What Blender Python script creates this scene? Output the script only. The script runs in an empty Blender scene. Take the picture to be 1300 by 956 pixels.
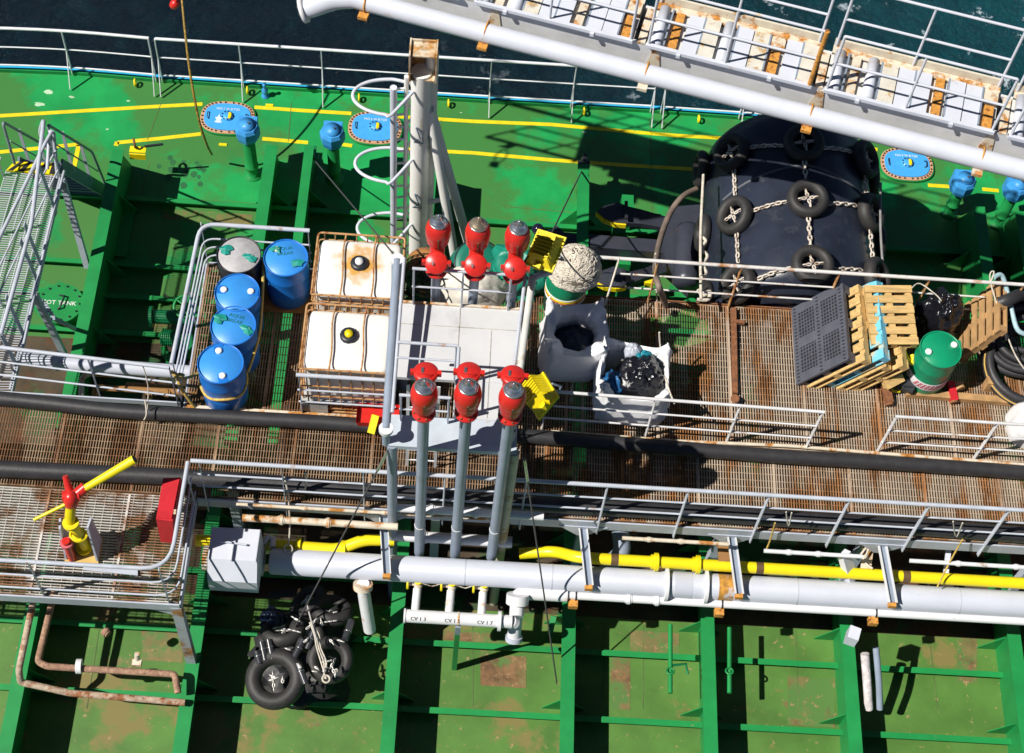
import bpy, math, random
from mathutils import Vector as V, Matrix
random.seed(7)
R = math.radians
col = bpy.context.scene.collection
# ---------------------------------------------------------------- camera geometry
F = 2057.0; PX, PY = 650.0, 433.5
CX = V((0.99741434, -0.06250563, -0.03546378)); CY = V((0.03545506, 0.85722872, -0.5137138)); CZ = V((0.06251058, 0.51112814, 0.85722836))
ROT = Matrix((CX, CY, CZ))              # world = ROT @ camera
CAM = -(ROT @ V((0, 0, -1))) * 22.5
def A(px, py, z=0.0):
    "point of the horizontal plane at height z seen at a pixel of the photograph"
    d = ROT @ V((px - PX, -(py - PY), -F))
    return CAM + d * ((z - CAM.z) / d.z)
def P2(px, py, q=0.0):
    "point of the vertical plane y=q seen at a pixel"
    d = ROT @ V((px - PX, -(py - PY), -F))
    return CAM + d * ((q - CAM.y) / d.y)
D = -2.75            # main deck level; the catwalk grating is at 0

# ---------------------------------------------------------------- materials
MATS = {}
def mat(name, base, rust=0.0, rust_col=(.30, .10, .025), scale=3.0, rough=.55, metal=0.0, var=.12, bump=.1, spec=.5, coat=0.0, stretch=(1,1,1), second=None, second_amt=.5, second_scale=.7, dirt=0.0, chips=0.0, chip_col=(.34,.20,.10)):
    if name in MATS: return MATS[name]
    m = bpy.data.materials.new(name); m.use_nodes = True; nt = m.node_tree; N = nt.nodes; L = nt.links
    b = N['Principled BSDF']; b.inputs['Roughness'].default_value = rough; b.inputs['Metallic'].default_value = metal
    b.inputs['Specular IOR Level'].default_value = spec; b.inputs['Coat Weight'].default_value = coat
    geo = N.new('ShaderNodeNewGeometry'); mp = N.new('ShaderNodeMapping'); mp.inputs['Scale'].default_value = stretch
    L.new(geo.outputs['Position'], mp.inputs['Vector'])
    def noise(sc, det=6, ro=.6, off=0):
        n = N.new('ShaderNodeTexNoise'); n.inputs['Scale'].default_value = sc; n.inputs['Detail'].default_value = det; n.inputs['Roughness'].default_value = ro
        if off:
            m2 = N.new('ShaderNodeVectorMath'); m2.operation = 'ADD'; m2.inputs[1].default_value = (off, off*1.7, off*.3)
            L.new(mp.outputs[0], m2.inputs[0]); L.new(m2.outputs[0], n.inputs['Vector'])
        else: L.new(mp.outputs[0], n.inputs['Vector'])
        return n.outputs['Fac']
    def ramp(src, a, bb):
        r = N.new('ShaderNodeMapRange'); r.inputs['From Min'].default_value = a; r.inputs['From Max'].default_value = bb; L.new(src, r.inputs['Value']); return r.outputs[0]
    def mix(fac, c1, c2):
        x = N.new('ShaderNodeMix'); x.data_type = 'RGBA'
        if isinstance(fac, float): x.inputs[0].default_value = fac
        else: L.new(fac, x.inputs[0])
        for i, c in ((6, c1), (7, c2)):
            if isinstance(c, tuple): x.inputs[i].default_value = (*c, 1)
            else: L.new(c, x.inputs[i])
        return x.outputs[2]
    lo = tuple(c*(1-var) for c in base); hi = tuple(min(1, c*(1+var)) for c in base)
    c = mix(ramp(noise(scale*1.5), .3, .7), lo, hi)
    if second: c = mix(ramp(noise(second_scale, 9, .66, 3.1), .62-.25*second_amt, .69-.25*second_amt), c, second)
    if dirt: c = mix(ramp(noise(scale*.6, 8, .7, 11.3), .72-.4*dirt, 1.0-.3*dirt), c, tuple(x*.45+.01 for x in base))
    if rust:
        f = ramp(noise(scale, 10, .68, 5.7), .74-.42*rust, .82-.40*rust)
        rc = mix(ramp(noise(scale*4, 5, .6, 9.9), .35, .65), tuple(x*.45 for x in rust_col), rust_col)
        c = mix(f, c, rc)
        rr = N.new('ShaderNodeMapRange'); rr.inputs['To Min'].default_value = rough; rr.inputs['To Max'].default_value = .85; L.new(f, rr.inputs['Value']); L.new(rr.outputs[0], b.inputs['Roughness'])
    if chips:
        c = mix(ramp(noise(7.0, 12, .78, 17.7), .70-.12*chips, .725-.12*chips), c, chip_col)
        c = mix(ramp(noise(2.6, 12, .8, 27.7), .735-.10*chips, .75-.10*chips), c, tuple(min(1,x*1.6) for x in chip_col))
    L.new(c, b.inputs['Base Color'])
    if bump:
        bp = N.new('ShaderNodeBump'); bp.inputs['Strength'].default_value = bump; bp.inputs['Distance'].default_value = .01
        L.new(noise(scale*8, 4), bp.inputs['Height']); L.new(bp.outputs[0], b.inputs['Normal'])
    MATS[name] = m; return m
grey = mat('grey_paint', (.46, .49, .57), rust=.32, scale=2.2, rust_col=(.42, .17, .05), rough=.45)
grey2 = mat('grey_rail_paint', (.50, .53, .60), rust=.30, scale=3, rust_col=(.45, .18, .05), rough=.4)
greyrust = mat('rusty_rail_paint', (.55, .50, .45), rust=.85, scale=3, rust_col=(.45, .17, .05), rough=.6)
pipegrey = mat('pipe_grey', (.52, .54, .62), chips=.25, chip_col=(.5,.34,.2), dirt=.2, rust=.24, scale=1.3, rust_col=(.55, .26, .06), rough=.42, var=.05)
postgrey = mat('post_grey', (.26, .31, .39), rust=.25, scale=2.5, rust_col=(.35, .25, .15), rough=.4)
white = mat('white_paint', (.72, .72, .74), rust=.35, scale=2.0, rust_col=(.60, .36, .14), rough=.45, var=.05)
mastw = mat('mast_paint', (.84, .82, .78), rust=.30, scale=1.6, rust_col=(.62, .38, .14), rough=.5, var=.05, stretch=(1.5, 1.5, .35))
boomw = mat('boom_white', (.62, .64, .72), rust=.22, scale=2.0, rust_col=(.66, .45, .20), rough=.35, var=.05)
boomg = mat('boom_web_grey', (.66, .66, .68), rust=.30, scale=1.5, rust_col=(.42, .32, .18), rough=.5)
cream = mat('cream_plate', (.66, .58, .46), rust=.6, scale=5, rust_col=(.62, .26, .05), rough=.6)
orange = mat('orange_rust', (.60, .27, .05), rust=.5, scale=14, rust_col=(.30, .10, .02), rough=.8, var=.3)
rust = mat('dark_rust', (.20, .08, .035), rust=.5, scale=12, rust_col=(.42, .16, .05), rough=.85, var=.3)
green = mat('deck_green', (.013, .30, .075), chips=.35, rust=.06, scale=.9, rust_col=(.20, .17, .05), rough=.42, var=.22, second=(.05, .20, .045), second_amt=.75, second_scale=.5, dirt=.25)
greenF = mat('frame_green', (.012, .245, .06), chips=.3, rust=.15, scale=1.5, rust_col=(.16, .13, .035), rough=.45, var=.15, dirt=.2)
greenM = mat('mid_deck_green', (.016, .24, .06), chips=.6, chip_col=(.30,.22,.10), rust=.22, scale=1.2, rust_col=(.26, .15, .07), rough=.45, var=.25, second=(.06,.19,.045), second_amt=.8, second_scale=1.1, dirt=.3)
greenL = mat('lower_deck_green', (.08, .185, .035), chips=.8, chip_col=(.36,.24,.12), rust=.30, scale=1.0, rust_col=(.30, .15, .07), rough=.5, var=.22, second=(.20, .17, .055), second_amt=.28, second_scale=.9, dirt=.3)
greenD = mat('machine_green', (.008, .17, .06), rust=.25, scale=5, rust_col=(.10, .08, .03), rough=.4, dirt=.3)
yline = mat('line_yellow', (.75, .60, .01), rust=.22, scale=6, rust_col=(.08, .24, .05), rough=.5)
yellow = mat('pipe_yellow', (.80, .66, .01), rust=.12, scale=2, rust_col=(.35, .25, .03), rough=.35, var=.06)
yellowd = mat('fixture_yellow', (.80, .64, .005), rust=.12, scale=6, rust_col=(.45, .28, .02), rough=.45, var=.1)
red = mat('valve_red', (.60, .024, .018), chips=.35, chip_col=(.30,.06,.03), rust=.2, scale=8, rust_col=(.35, .02, .015), rough=.32, var=.12, bump=.05)
redbox = mat('box_red', (.55, .02, .03), rust=.25, scale=5, rust_col=(.35, .12, .05), rough=.4)
steel = mat('bare_steel', (.62, .62, .62), rough=.25, metal=.9, bump=.05)
steelr = mat('bronze_cap', (.55, .44, .30), rough=.35, metal=.8)
blueh = mat('hatch_blue', (.06, .36, .80), rust=.1, scale=7, rust_col=(.25, .45, .65), rough=.4, var=.08)
bluev = mat('vent_blue', (.05, .30, .68), rust=.1, scale=6, rust_col=(.2, .4, .6), rough=.45, var=.1)
blued = mat('drum_blue', (.012, .16, .56), chips=.2, chip_col=(.3,.4,.5), rough=.35, var=.10, bump=.06, dirt=.1, scale=2)
bluelid = mat('drum_lid_blue', (.04, .27, .72), rough=.4, var=.10, bump=.06, dirt=.15, scale=3)
gdrum = mat('grey_drum_lid', (.42, .41, .43), rough=.5, var=.15, dirt=.35, scale=6)
dark = mat('dark_plastic', (.022, .024, .032), rough=.4, bump=.1)
rubber = mat('black_rubber', (.016, .016, .019), rough=.55, var=.3, bump=.3, scale=3, second=(.035,.033,.033), second_amt=.6, second_scale=2)
hosem = mat('hose_rubber', (.030, .029, .032), rough=.5, var=.25, bump=.25, scale=4, rust=.2, rust_col=(.10, .085, .08))
fenderm = mat('fender_rubber', (.020, .025, .042), second=(.035,.04,.055), second_amt=.2, second_scale=4, chips=.25, chip_col=(.25,.25,.28), rough=.34, var=.3, bump=.35, scale=1.2, rust=.18, rust_col=(.06, .065, .075))
tyrem = mat('tyre_rubber', (.030, .028, .028), rough=.6, var=.3, bump=.3, scale=5, dirt=.2)
anchorm = mat('anchor_black', (.04, .043, .06), chips=.5, chip_col=(.3,.3,.32), rough=.35, rust=.3, scale=3, rust_col=(.14, .07, .05), bump=.3)
chain = mat('chain_steel', (.62, .55, .48), rough=.6, rust=.5, scale=12, rust_col=(.34, .22, .14))
ibcm = mat('tank_plastic', (.78, .77, .74), rough=.4, rust=.24, scale=1.8, rust_col=(.66, .48, .24), var=.04, bump=.15)
cage = mat('cage_rust', (.50, .28, .12), rough=.75, rust=.6, scale=9, rust_col=(.45, .16, .04))
gratm = mat('grating_paint', (.47, .37, .28), rust=.66, scale=2.8, stretch=(1, .22, 1), rust_col=(.42, .19, .07), rough=.6, var=.25)
gratw = mat('grating_white', (.62, .58, .54), rust=.64, scale=1.6, rust_col=(.40, .20, .10), rough=.55, var=.15)
gratl = mat('grating_old', (.34, .23, .145), rust=.70, scale=2.2, stretch=(1, .3, 1), rust_col=(.25, .12, .055), rough=.7, var=.35)
wood = mat('pallet_wood', (.58, .38, .15), rough=.75, var=.28, scale=2, bump=.4, stretch=(1, 6, 6), dirt=.2)
wood2 = mat('pallet_old_wood', (.45, .26, .11), rough=.8, var=.3, scale=3, bump=.4, dirt=.35)
woodblue = mat('pallet_blue', (.60, .50, .30), rough=.7, var=.2, scale=2, second=(.16, .52, .70), second_amt=.95, second_scale=2.5)
bagm = mat('bag_fabric', (.84, .84, .86), rough=.8, var=.06, scale=3, bump=.6, dirt=.08)
bagw = mat('bag_white', (.74, .74, .75), rough=.8, var=.08, scale=3, bump=.5)
trash = mat('trash_plastic', (.008, .008, .012), rough=.16, bump=1.0, scale=3, spec=.7)
bluebag = mat('blue_plastic', (.02, .12, .30), rough=.35, bump=.8, scale=3)
greenbag = mat('teal_tarp', (.01, .22, .15), rough=.4, bump=.8, scale=2)
ropew = mat('rope_cream', (.62, .56, .47), rough=.85, var=.25, scale=8, bump=.8)
ropey = mat('rope_yellow', (.62, .42, .10), rough=.8, var=.35, scale=12, bump=.8)
wirem = mat('wire_steel', (.12, .11, .12), rough=.5, metal=.5)
navybag = mat('navy_plastic', (.012,.02,.05), rough=.3, bump=.8, scale=3)
gdg = mat('drum_green', (.005, .27, .13), rough=.35, var=.1, dirt=.1, scale=2)
teal = mat('tape_teal', (.01, .27, .22), rough=.5, var=.3, scale=9)
blackm = mat('black_mark', (.012, .012, .014), rough=.6)
whitem = mat('white_mark', (.8, .8, .78), rough=.6)
gunw = mat('gunwale_blue', (.03, .42, .72), rough=.4)
hullm = mat('hull_dark', (.03, .05, .06), rough=.5)
flesh = mat('brown_plate', (.30, .15, .05), rust=.5, scale=4, rust_col=(.45, .22, .05), rough=.7)
copper = mat('hatch_gasket', (.55, .30, .17), rust=.3, scale=10, rust_col=(.45, .38, .30), rough=.6)

# ---------------------------------------------------------------- mesh helpers
class MB:
    def __init__(s): s.v = []; s.f = []; s.sm = []
    def add(s, vs, fs, smooth=False):
        o = len(s.v); s.v += [V(p) for p in vs]; s.f += [tuple(i+o for i in f) for f in fs]; s.sm += [smooth]*len(fs); return s
    def box(s, c, size, M=None):
        c = V(c); h = [x/2 for x in size]; vs = []
        for x in (-1, 1):
            for y in (-1, 1):
                for z in (-1, 1):
                    p = V((x*h[0], y*h[1], z*h[2])); vs.append(c + (M @ p if M else p))
        return s.add(vs, [(0,1,3,2),(4,6,7,5),(0,4,5,1),(2,3,7,6),(0,2,6,4),(1,5,7,3)])
    def bar(s, p, q, w, h, up=(0,0,1)):
        p, q, up = V(p), V(q), V(up); d = (q-p); L = d.length
        if L < 1e-6: return s
        d /= L; side = d.cross(up)
        if side.length < 1e-4: side = d.cross(V((0,1,0)))
        side.normalize(); u = side.cross(d)
        M = Matrix((d, side, u)).transposed()
        return s.box((p+q)/2, (L, w, h), M)
    def prism(s, pts, thick):
        n = len(pts); t = V(thick); pts = [V(p) for p in pts]
        vs = pts + [p+t for p in pts]
        fs = [tuple(range(n))[::-1], tuple(range(n, 2*n))] + [(i, (i+1)%n, n+(i+1)%n, n+i) for i in range(n)]
        return s.add(vs, fs)
    def tube(s, pts, r, n=8, closed=False, cap=True, rs=None):
        pts = [V(p) for p in pts]; m = len(pts); rings = []; prev = None
        for i, p in enumerate(pts):
            a = pts[i-1] if (i > 0 or closed) else None; b = pts[(i+1) % m] if (i < m-1 or closed) else None
            t = ((p-a).normalized() if a is not None else V((0,0,0))) + ((b-p).normalized() if b is not None else V((0,0,0)))
            if t.length < 1e-5: t = (p-a) if a is not None else (b-p)
            t.normalize()
            if prev is None: u = t.cross(V((0,0,1)))
            else: u = prev - t*prev.dot(t)
            if u.length < 1e-3: u = t.cross(V((0,1,.1)))
            u.normalize(); prev = u; w = t.cross(u); rr = rs[i] if rs else r
            rings.append([p + (u*math.cos(2*math.pi*k/n) + w*math.sin(2*math.pi*k/n))*rr for k in range(n)])
        vs = [q for ring in rings for q in ring]; fs = []
        for i in range(m if closed else m-1):
            j = (i+1) % m
            for k in range(n): fs.append((i*n+k, i*n+(k+1)%n, j*n+(k+1)%n, j*n+k))
        s.add(vs, fs, True)
        if cap and not closed:
            s.add(rings[0], [tuple(range(n))]); s.add(rings[-1], [tuple(range(n))[::-1]])
        return s
    def cyl(s, p, q, r0, r1=None, n=16): return s.tube([p, q], r0, n, rs=[r0, r0 if r1 is None else r1])
    def lathe(s, prof, o, ax=(0,0,1), n=28, ref=None, sq=1.0):
        o = V(o); ax = V(ax).normalized(); u = V(ref) if ref else (ax.cross(V((1,0,0))) if abs(ax.x) < .9 else ax.cross(V((0,1,0))))
        u = (u - ax*u.dot(ax)).normalized(); w = ax.cross(u); vs = []
        for r, z in prof:
            for k in range(n):
                a = 2*math.pi*k/n; vs.append(o + ax*z + (u*math.cos(a) + w*math.sin(a)*sq)*max(r, 1e-4))
        fs = []
        for i in range(len(prof)-1):
            for k in range(n): fs.append((i*n+k, i*n+(k+1)%n, (i+1)*n+(k+1)%n, (i+1)*n+k))
        s.add(vs, fs, True); return s
    def torus(s, c, ax, Rr, r, n=28, m=12, sx=1.0):
        c = V(c); ax = V(ax).normalized(); u = ax.orthogonal().normalized(); w = ax.cross(u)
        vs = []; fs = []
        for i in range(n):
            a = 2*math.pi*i/n; d = u*math.cos(a) + w*math.sin(a)
            for j in range(m):
                b = 2*math.pi*j/m; vs.append(c + d*(Rr + r*math.cos(b)) + ax*(r*sx*math.sin(b)))
        for i in range(n):
            for j in range(m): fs.append((i*m+j, ((i+1)%n)*m+j, ((i+1)%n)*m+(j+1)%m, i*m+(j+1)%m))
        return s.add(vs, fs, True)
    def build(s, name, m, parent=None, local=False):
        me = bpy.data.meshes.new(name)
        if parent is not None:
            off = V((0,0,0)) if local else wloc(parent)
            o = bpy.data.objects.new(name, me); o.parent = parent
        else:
            if local: off = V((0,0,0))
            else:
                xs = [p.x for p in s.v]; ys = [p.y for p in s.v]; zs = [p.z for p in s.v]
                off = V(((min(xs)+max(xs))/2, (min(ys)+max(ys))/2, min(zs)))
            o = bpy.data.objects.new(name, me); o.location = off
        me.from_pydata([tuple(p-off) for p in s.v], [], s.f); me.polygons.foreach_set('use_smooth', s.sm)
        me.materials.append(m); me.update(); col.objects.link(o)
        bm = __import__('bmesh').new(); bm.from_mesh(me); __import__('bmesh').ops.recalc_face_normals(bm, faces=bm.faces); bm.to_mesh(me); bm.free()
        me.polygons.foreach_set('use_smooth', s.sm)
        return o
def wloc(o):
    v = V(o.location); p = o.parent
    while p: v = v + V(p.location); p = p.parent
    return v
def tag(o, label=None, cat=None, group=None, kind=None):
    if label: o['label'] = label
    if cat: o['category'] = cat
    if group: o['group'] = group
    if kind: o['kind'] = kind
    return o
def thing(name, label, cat, loc=(0,0,0), rz=0.0, group=None):
    o = bpy.data.objects.new(name, None); o.location = V(loc); o.rotation_euler = (0, 0, rz); o.empty_display_size = .1; col.objects.link(o)
    return tag(o, label, cat, group)
def struct(o): o['kind'] = 'structure'; return o
def copy_tree(o, parent=None):
    c = o.copy(); col.objects.link(c)
    if parent is not None: c.parent = parent
    for ch in [x for x in o.children]: copy_tree(ch, c)
    return c
def fillet(pts, r, n=5):
    pts = [V(p) for p in pts]; out = [pts[0]]
    for i in range(1, len(pts)-1):
        a, p, b = pts[i-1], pts[i], pts[i+1]; d1 = (a-p); d2 = (b-p); rr = min(r, d1.length*.45, d2.length*.45)
        s0 = p + d1.normalized()*rr; s1 = p + d2.normalized()*rr
        for k in range(n+1):
            t = k/n; out.append(s0*(1-t)**2 + p*2*t*(1-t) + s1*t*t)
    out.append(pts[-1]); return out
def smooth(pts, k=6):
    pts = [V(p) for p in pts]; out = []
    for i in range(len(pts)-1):
        p0 = pts[max(i-1, 0)]; p1 = pts[i]; p2 = pts[i+1]; p3 = pts[min(i+2, len(pts)-1)]
        for j in range(k):
            t = j/k; out.append(.5*((2*p1)+(p2-p0)*t+(2*p0-5*p1+4*p2-p3)*t*t+(3*p1-p0-3*p2+p3)*t**3))
    out.append(pts[-1]); return out
def text(body, size, loc, m, name, parent, xdir=(1,0,0), ydir=(0,1,0), ext=.001):
    cu = bpy.data.curves.new(name, 'FONT'); cu.body = body; cu.size = size; cu.align_x = 'CENTER'; cu.align_y = 'CENTER'; cu.extrude = ext; cu.resolution_u = 2
    t = bpy.data.objects.new(name+'_tmp', cu); col.objects.link(t)
    bpy.context.view_layer.update(); me = bpy.data.meshes.new_from_object(t.evaluated_get(bpy.context.evaluated_depsgraph_get())); bpy.data.objects.remove(t)
    me.materials.clear(); me.materials.append(m)
    x = V(xdir).normalized(); y = V(ydir); y = (y - x*y.dot(x)).normalized(); z = x.cross(y)
    for v in me.vertices: v.co = V(loc) + x*v.co.x + y*v.co.y + z*v.co.z - (wloc(parent) if parent else V((0,0,0)))
    o = bpy.data.objects.new(name, me); o.parent = parent; col.objects.link(o); return o
def lerp(a, b, t): return V(a)*(1-t) + V(b)*t
def along(pts, s):
    pts = [V(p) for p in pts]
    for i in range(len(pts)-1):
        L = (pts[i+1]-pts[i]).length
        if s <= L or i == len(pts)-2: return pts[i] + (pts[i+1]-pts[i])*(s/L)
        s -= L
def plen(pts): return sum((V(pts[i+1])-V(pts[i])).length for i in range(len(pts)-1))
def railing(name, label, base, h=1.05, mids=(.7, .35), posts=None, step=1.5, m=None, r=.024, rm=.014, cornr=.15, group=None, postw=(.05, .012), ends=True, postm=None, lean=None):
    m = m or grey2; base = [V(p) for p in base]; t = thing(name, label, 'railing', base[0], 0, group)
    up = lambda z: [p + V((0,0,z)) for p in base]
    MB().tube(fillet(up(h), cornr), r, 10).build('top_rail', m, t)
    for z in mids: MB().tube(fillet(up(z), cornr*.8), rm, 7).build('mid_rail', m, t)
    L = plen(base)
    if posts is None:
        n = max(1, round(L/step)); posts = [L*i/n for i in range(n+1)]
    for s in posts:
        p = along(base, max(0, min(L, s))); MB().bar(p+(V((0,-.05,-.28)) if lean else V((0,0,0))), p+V((0,0,h)), postw[0], postw[1], (1,.2,0)).build('post', postm or m, t)
    return t
# ================================================================ SETTING
# sea
m = bpy.data.materials.new('sea_water'); m.use_nodes = True; nt = m.node_tree; N = nt.nodes; L = nt.links; b = N['Principled BSDF']
b.inputs['Specular IOR Level'].default_value = .35; b.inputs['Roughness'].default_value = .15; b.inputs['IOR'].default_value = 1.33
g = N.new('ShaderNodeNewGeometry'); n1 = N.new('ShaderNodeTexNoise'); n1.inputs['Scale'].default_value = .10; n1.inputs['Detail'].default_value = 3
L.new(g.outputs['Position'], n1.inputs['Vector'])
sep = N.new('ShaderNodeSeparateXYZ'); L.new(g.outputs['Position'], sep.inputs[0])
mr = N.new('ShaderNodeMapRange'); mr.inputs['From Min'].default_value = -2; mr.inputs['From Max'].default_value = 14; L.new(sep.outputs['X'], mr.inputs['Value'])
ad = N.new('ShaderNodeMath'); ad.operation = 'MULTIPLY'; L.new(mr.outputs[0], ad.inputs[0]); L.new(n1.outputs['Fac'], ad.inputs[1])
ad2 = N.new('ShaderNodeMath'); ad2.operation = 'MULTIPLY'; ad2.inputs[1].default_value = 1.7; L.new(ad.outputs[0], ad2.inputs[0])
n4 = N.new('ShaderNodeTexNoise'); n4.inputs['Scale'].default_value = 1.6; n4.inputs['Detail'].default_value = 7; n4.inputs['Distortion'].default_value = .8; L.new(g.outputs['Position'], n4.inputs['Vector'])
ad3 = N.new('ShaderNodeMath'); ad3.operation = 'MULTIPLY_ADD'; ad3.inputs[1].default_value = .5; L.new(n4.outputs['Fac'], ad3.inputs[0]); L.new(ad2.outputs[0], ad3.inputs[2])
ad4 = N.new('ShaderNodeMath'); ad4.operation = 'SUBTRACT'; ad4.inputs[1].default_value = .25; ad4.use_clamp = True; L.new(ad3.outputs[0], ad4.inputs[0])
mx = N.new('ShaderNodeMix'); mx.data_type = 'RGBA'; L.new(ad4.outputs[0], mx.inputs[0]); mx.inputs[6].default_value = (.0012, .008, .016, 1); mx.inputs[7].default_value = (.003, .075, .095, 1)
n3 = N.new('ShaderNodeTexNoise'); n3.inputs['Scale'].default_value = 1.1; n3.inputs['Detail'].default_value = 9; n3.inputs['Roughness'].default_value = .72; L.new(g.outputs['Position'], n3.inputs['Vector'])
fo = N.new('ShaderNodeMapRange'); fo.inputs['From Min'].default_value = .60; fo.inputs['From Max'].default_value = .63; L.new(n3.outputs['Fac'], fo.inputs['Value'])
fm = N.new('ShaderNodeMath'); fm.operation = 'MULTIPLY'; L.new(fo.outputs[0], fm.inputs[0]); L.new(mr.outputs[0], fm.inputs[1])
mx2 = N.new('ShaderNodeMix'); mx2.data_type = 'RGBA'; L.new(fm.outputs[0], mx2.inputs[0]); L.new(mx.outputs[2], mx2.inputs[6]); mx2.inputs[7].default_value = (.55, .65, .72, 1)
L.new(mx2.outputs[2], b.inputs['Base Color'])
n2 = N.new('ShaderNodeTexNoise'); n2.inputs['Scale'].default_value = 1.3; n2.inputs['Detail'].default_value = 8; n2.inputs['Roughness'].default_value = .65; L.new(g.outputs['Position'], n2.inputs['Vector'])
bp = N.new('ShaderNodeBump'); bp.inputs['Strength'].default_value = .9; bp.inputs['Distance'].default_value = .6; L.new(n2.outputs['Fac'], bp.inputs['Height']); L.new(bp.outputs[0], b.inputs['Normal'])
SEA = m
struct(MB().add([(-400,-400,-9), (400,-400,-9), (400,600,-9), (-400,600,-9)], [(0,1,2,3)]).build('sea', SEA))

# deck edge
edge = [A(x, y, D) for x, y in ((-60,90),(0,89),(100,93),(205,102),(330,110),(500,121),(660,131),(814,140),(980,152),(1150,167),(1300,183))]
edge = [edge[0]+V((-6,-.25,0))] + edge + [edge[-1]+V((8,-.3,0))]
YS = 4.0
dk = MB()
n = len(edge)
dk.add([(p.x, p.y, D) for p in edge] + [(p.x, YS, D) for p in edge], [(i, i+1, n+i+1, n+i) for i in range(n-1)])
struct(dk.build('main_deck', green))
x0, x1 = edge[0].x, edge[-1].x
struct(MB().add([(x0,YS,D),(x1,YS,D),(x1,1.0,D),(x0,1.0,D)], [(0,1,2,3)]).build('middle_deck', greenM))
struct(MB().add([(x0,1.0,D),(x1,1.0,D),(x1,-14,D),(x0,-14,D)], [(0,1,2,3)]).build('lower_deck', greenL))
hull = MB(); hull.add([(p.x, p.y, D) for p in edge]+[(p.x, p.y, -10) for p in edge], [(i, i+1, n+i+1, n+i) for i in range(n-1)])
struct(hull.build('hull_side', hullm))
gw = MB()
for i in range(n-1): gw.bar(edge[i]+V((0,.03,.03)), edge[i+1]+V((0,.03,.03)), .06, .10)
struct(gw.build('gunwale', gunw))
gw = MB()
for i in range(n-1): gw.bar(edge[i]+V((0,-.035,.03)), edge[i+1]+V((0,-.035,.03)), .03, .09)
struct(gw.build('gunwale_bar', greenF))

# painted lines on the deck
def dline(pts, w=.075, z=.004):
    mb = MB(); pts = [A(x, y, D+z) for x, y in pts]
    for i in range(len(pts)-1):
        a, c = pts[i], pts[i+1]; d = (c-a).normalized(); s = V((-d.y, d.x, 0))*w/2
        mb.add([a-s, c-s, c+s, a+s], [(0,1,2,3)])
    return struct(mb.build('deck_line', yline))
for pts in (((-40,151),(0,147),(100,141),(200,135),(257,132)), ((323,136),(380,140),(446,144)), ((505,148),(600,154),(700,158),(810,168),(858,172),(930,176)),
            ((1103,188),(1114,190)), ((-40,198),(0,193),(60,187),(101,183)), ((100,184),(94,212)), ((149,181),(200,176),(255,170)), ((149,180),(147,185)), ((333,176),(391,181)), ((433,183),(447,185)),
            ((505,189),(600,194),(700,203),(800,210),(884,215)), ((1120,218),(1126,220)), ((1178,235),(1208,237)), ((1247,240),(1268,242)), ((1285,243),(1400,250))):
    dline(pts)
for i, (x, y) in enumerate(((283,184),(342,134),(822,170))):
    p = A(x, y, D)
    struct(MB().box(p+V((0,0,.008)), (.13,.05,.016)).build('weld_pad', yellowd))
# deck seams
for a, c in (((640,262),(900,285)), ((190,205),(178,250)), ((825,150),(828,270)), ((560,152),(556,250)), ((205,130),(187,178)), ((370,130),(366,180)), ((768,790),(766,900)), ((817,793),(816,900)), ((1010,800),(1014,900)), ((600,790),(600,900)), ((1180,812),(1190,900)), ((130,770),(110,900))):
    p, q = A(*a, D+.003), A(*c, D+.003); struct(MB().bar(p, q, .012, .004).build('deck_seam', mat('seam', (.10,.16,.05), var=.3)))
tanp = mat('tan_plate', (.17,.145,.05), rust=.62, scale=1.6, rust_col=(.24,.13,.06), second=(.08,.18,.04), second_amt=.7, second_scale=1.8, chips=1.0, var=.3, rough=.6)
for x0_, y0_, x1_, y1_ in ((775,832,800,900),(800,800,862,828),(1000,858,1060,920),(560,800,640,812),(610,830,668,870),(1215,800,1240,866),(120,770,150,800),(180,800,232,838),(130,832,175,848),(195,405,225,445),(205,265,320,278),(330,275,345,285)):
    q = [A(x0_,y0_,D+.0035), A(x1_,y0_+(x1_-x0_)*.065,D+.0035), A(x1_,y1_+(x1_-x0_)*.065,D+.0035), A(x0_,y1_,D+.0035)]
    struct(MB().add(q, [(0,1,2,3)]).build('deck_patch', tanp))
# oil drips and scuffs painted flat on the deck
for k in range(16):
    x, y = 200+random.random()*60, 200+random.random()*40
    c = A(x, y, D+.003); r = .03+random.random()*.035
    struct(MB().add([c+V((r*math.cos(t)*random.uniform(.8,1.1), r*1.2*math.sin(t), 0)) for t in [i*.5236 for i in range(12)]], [tuple(range(12))]).build('oil_stain', mat('stain', (.02,.12,.04))))
for x, y, r in ((62,117,.10),(91,123,.05),(50,132,.09),(163,128,.04),(136,164,.03),(742,168,.05),(585,143,.02)):
    c = A(x, y, D+.003); struct(MB().add([c+V((r*math.cos(t)*random.uniform(.5,1.3), r*.5*math.sin(t)*random.uniform(.5,1.2), 0)) for t in [i*.5236 for i in range(12)]], [tuple(range(12))]).build('paint_scuff', mat('scuff', (.45,.62,.42), var=.2)))

struct(MB().add([(x0,1.2,D+.004),(x1,1.2,D+.004),(x1,-2.9,D+.004),(x0,-2.9,D+.004)], [(0,1,2,3)]).build('rusty_shaded_deck', mat('deck_rust_and_shade', (.07,.05,.03), rust=.5, scale=1.5, rust_col=(.13,.05,.02), rough=.9, var=.4, second=(.02,.10,.03), second_amt=.35, second_scale=.8)))  # rust brown sheet; shade under the gratings is painted into its dark tone
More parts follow.
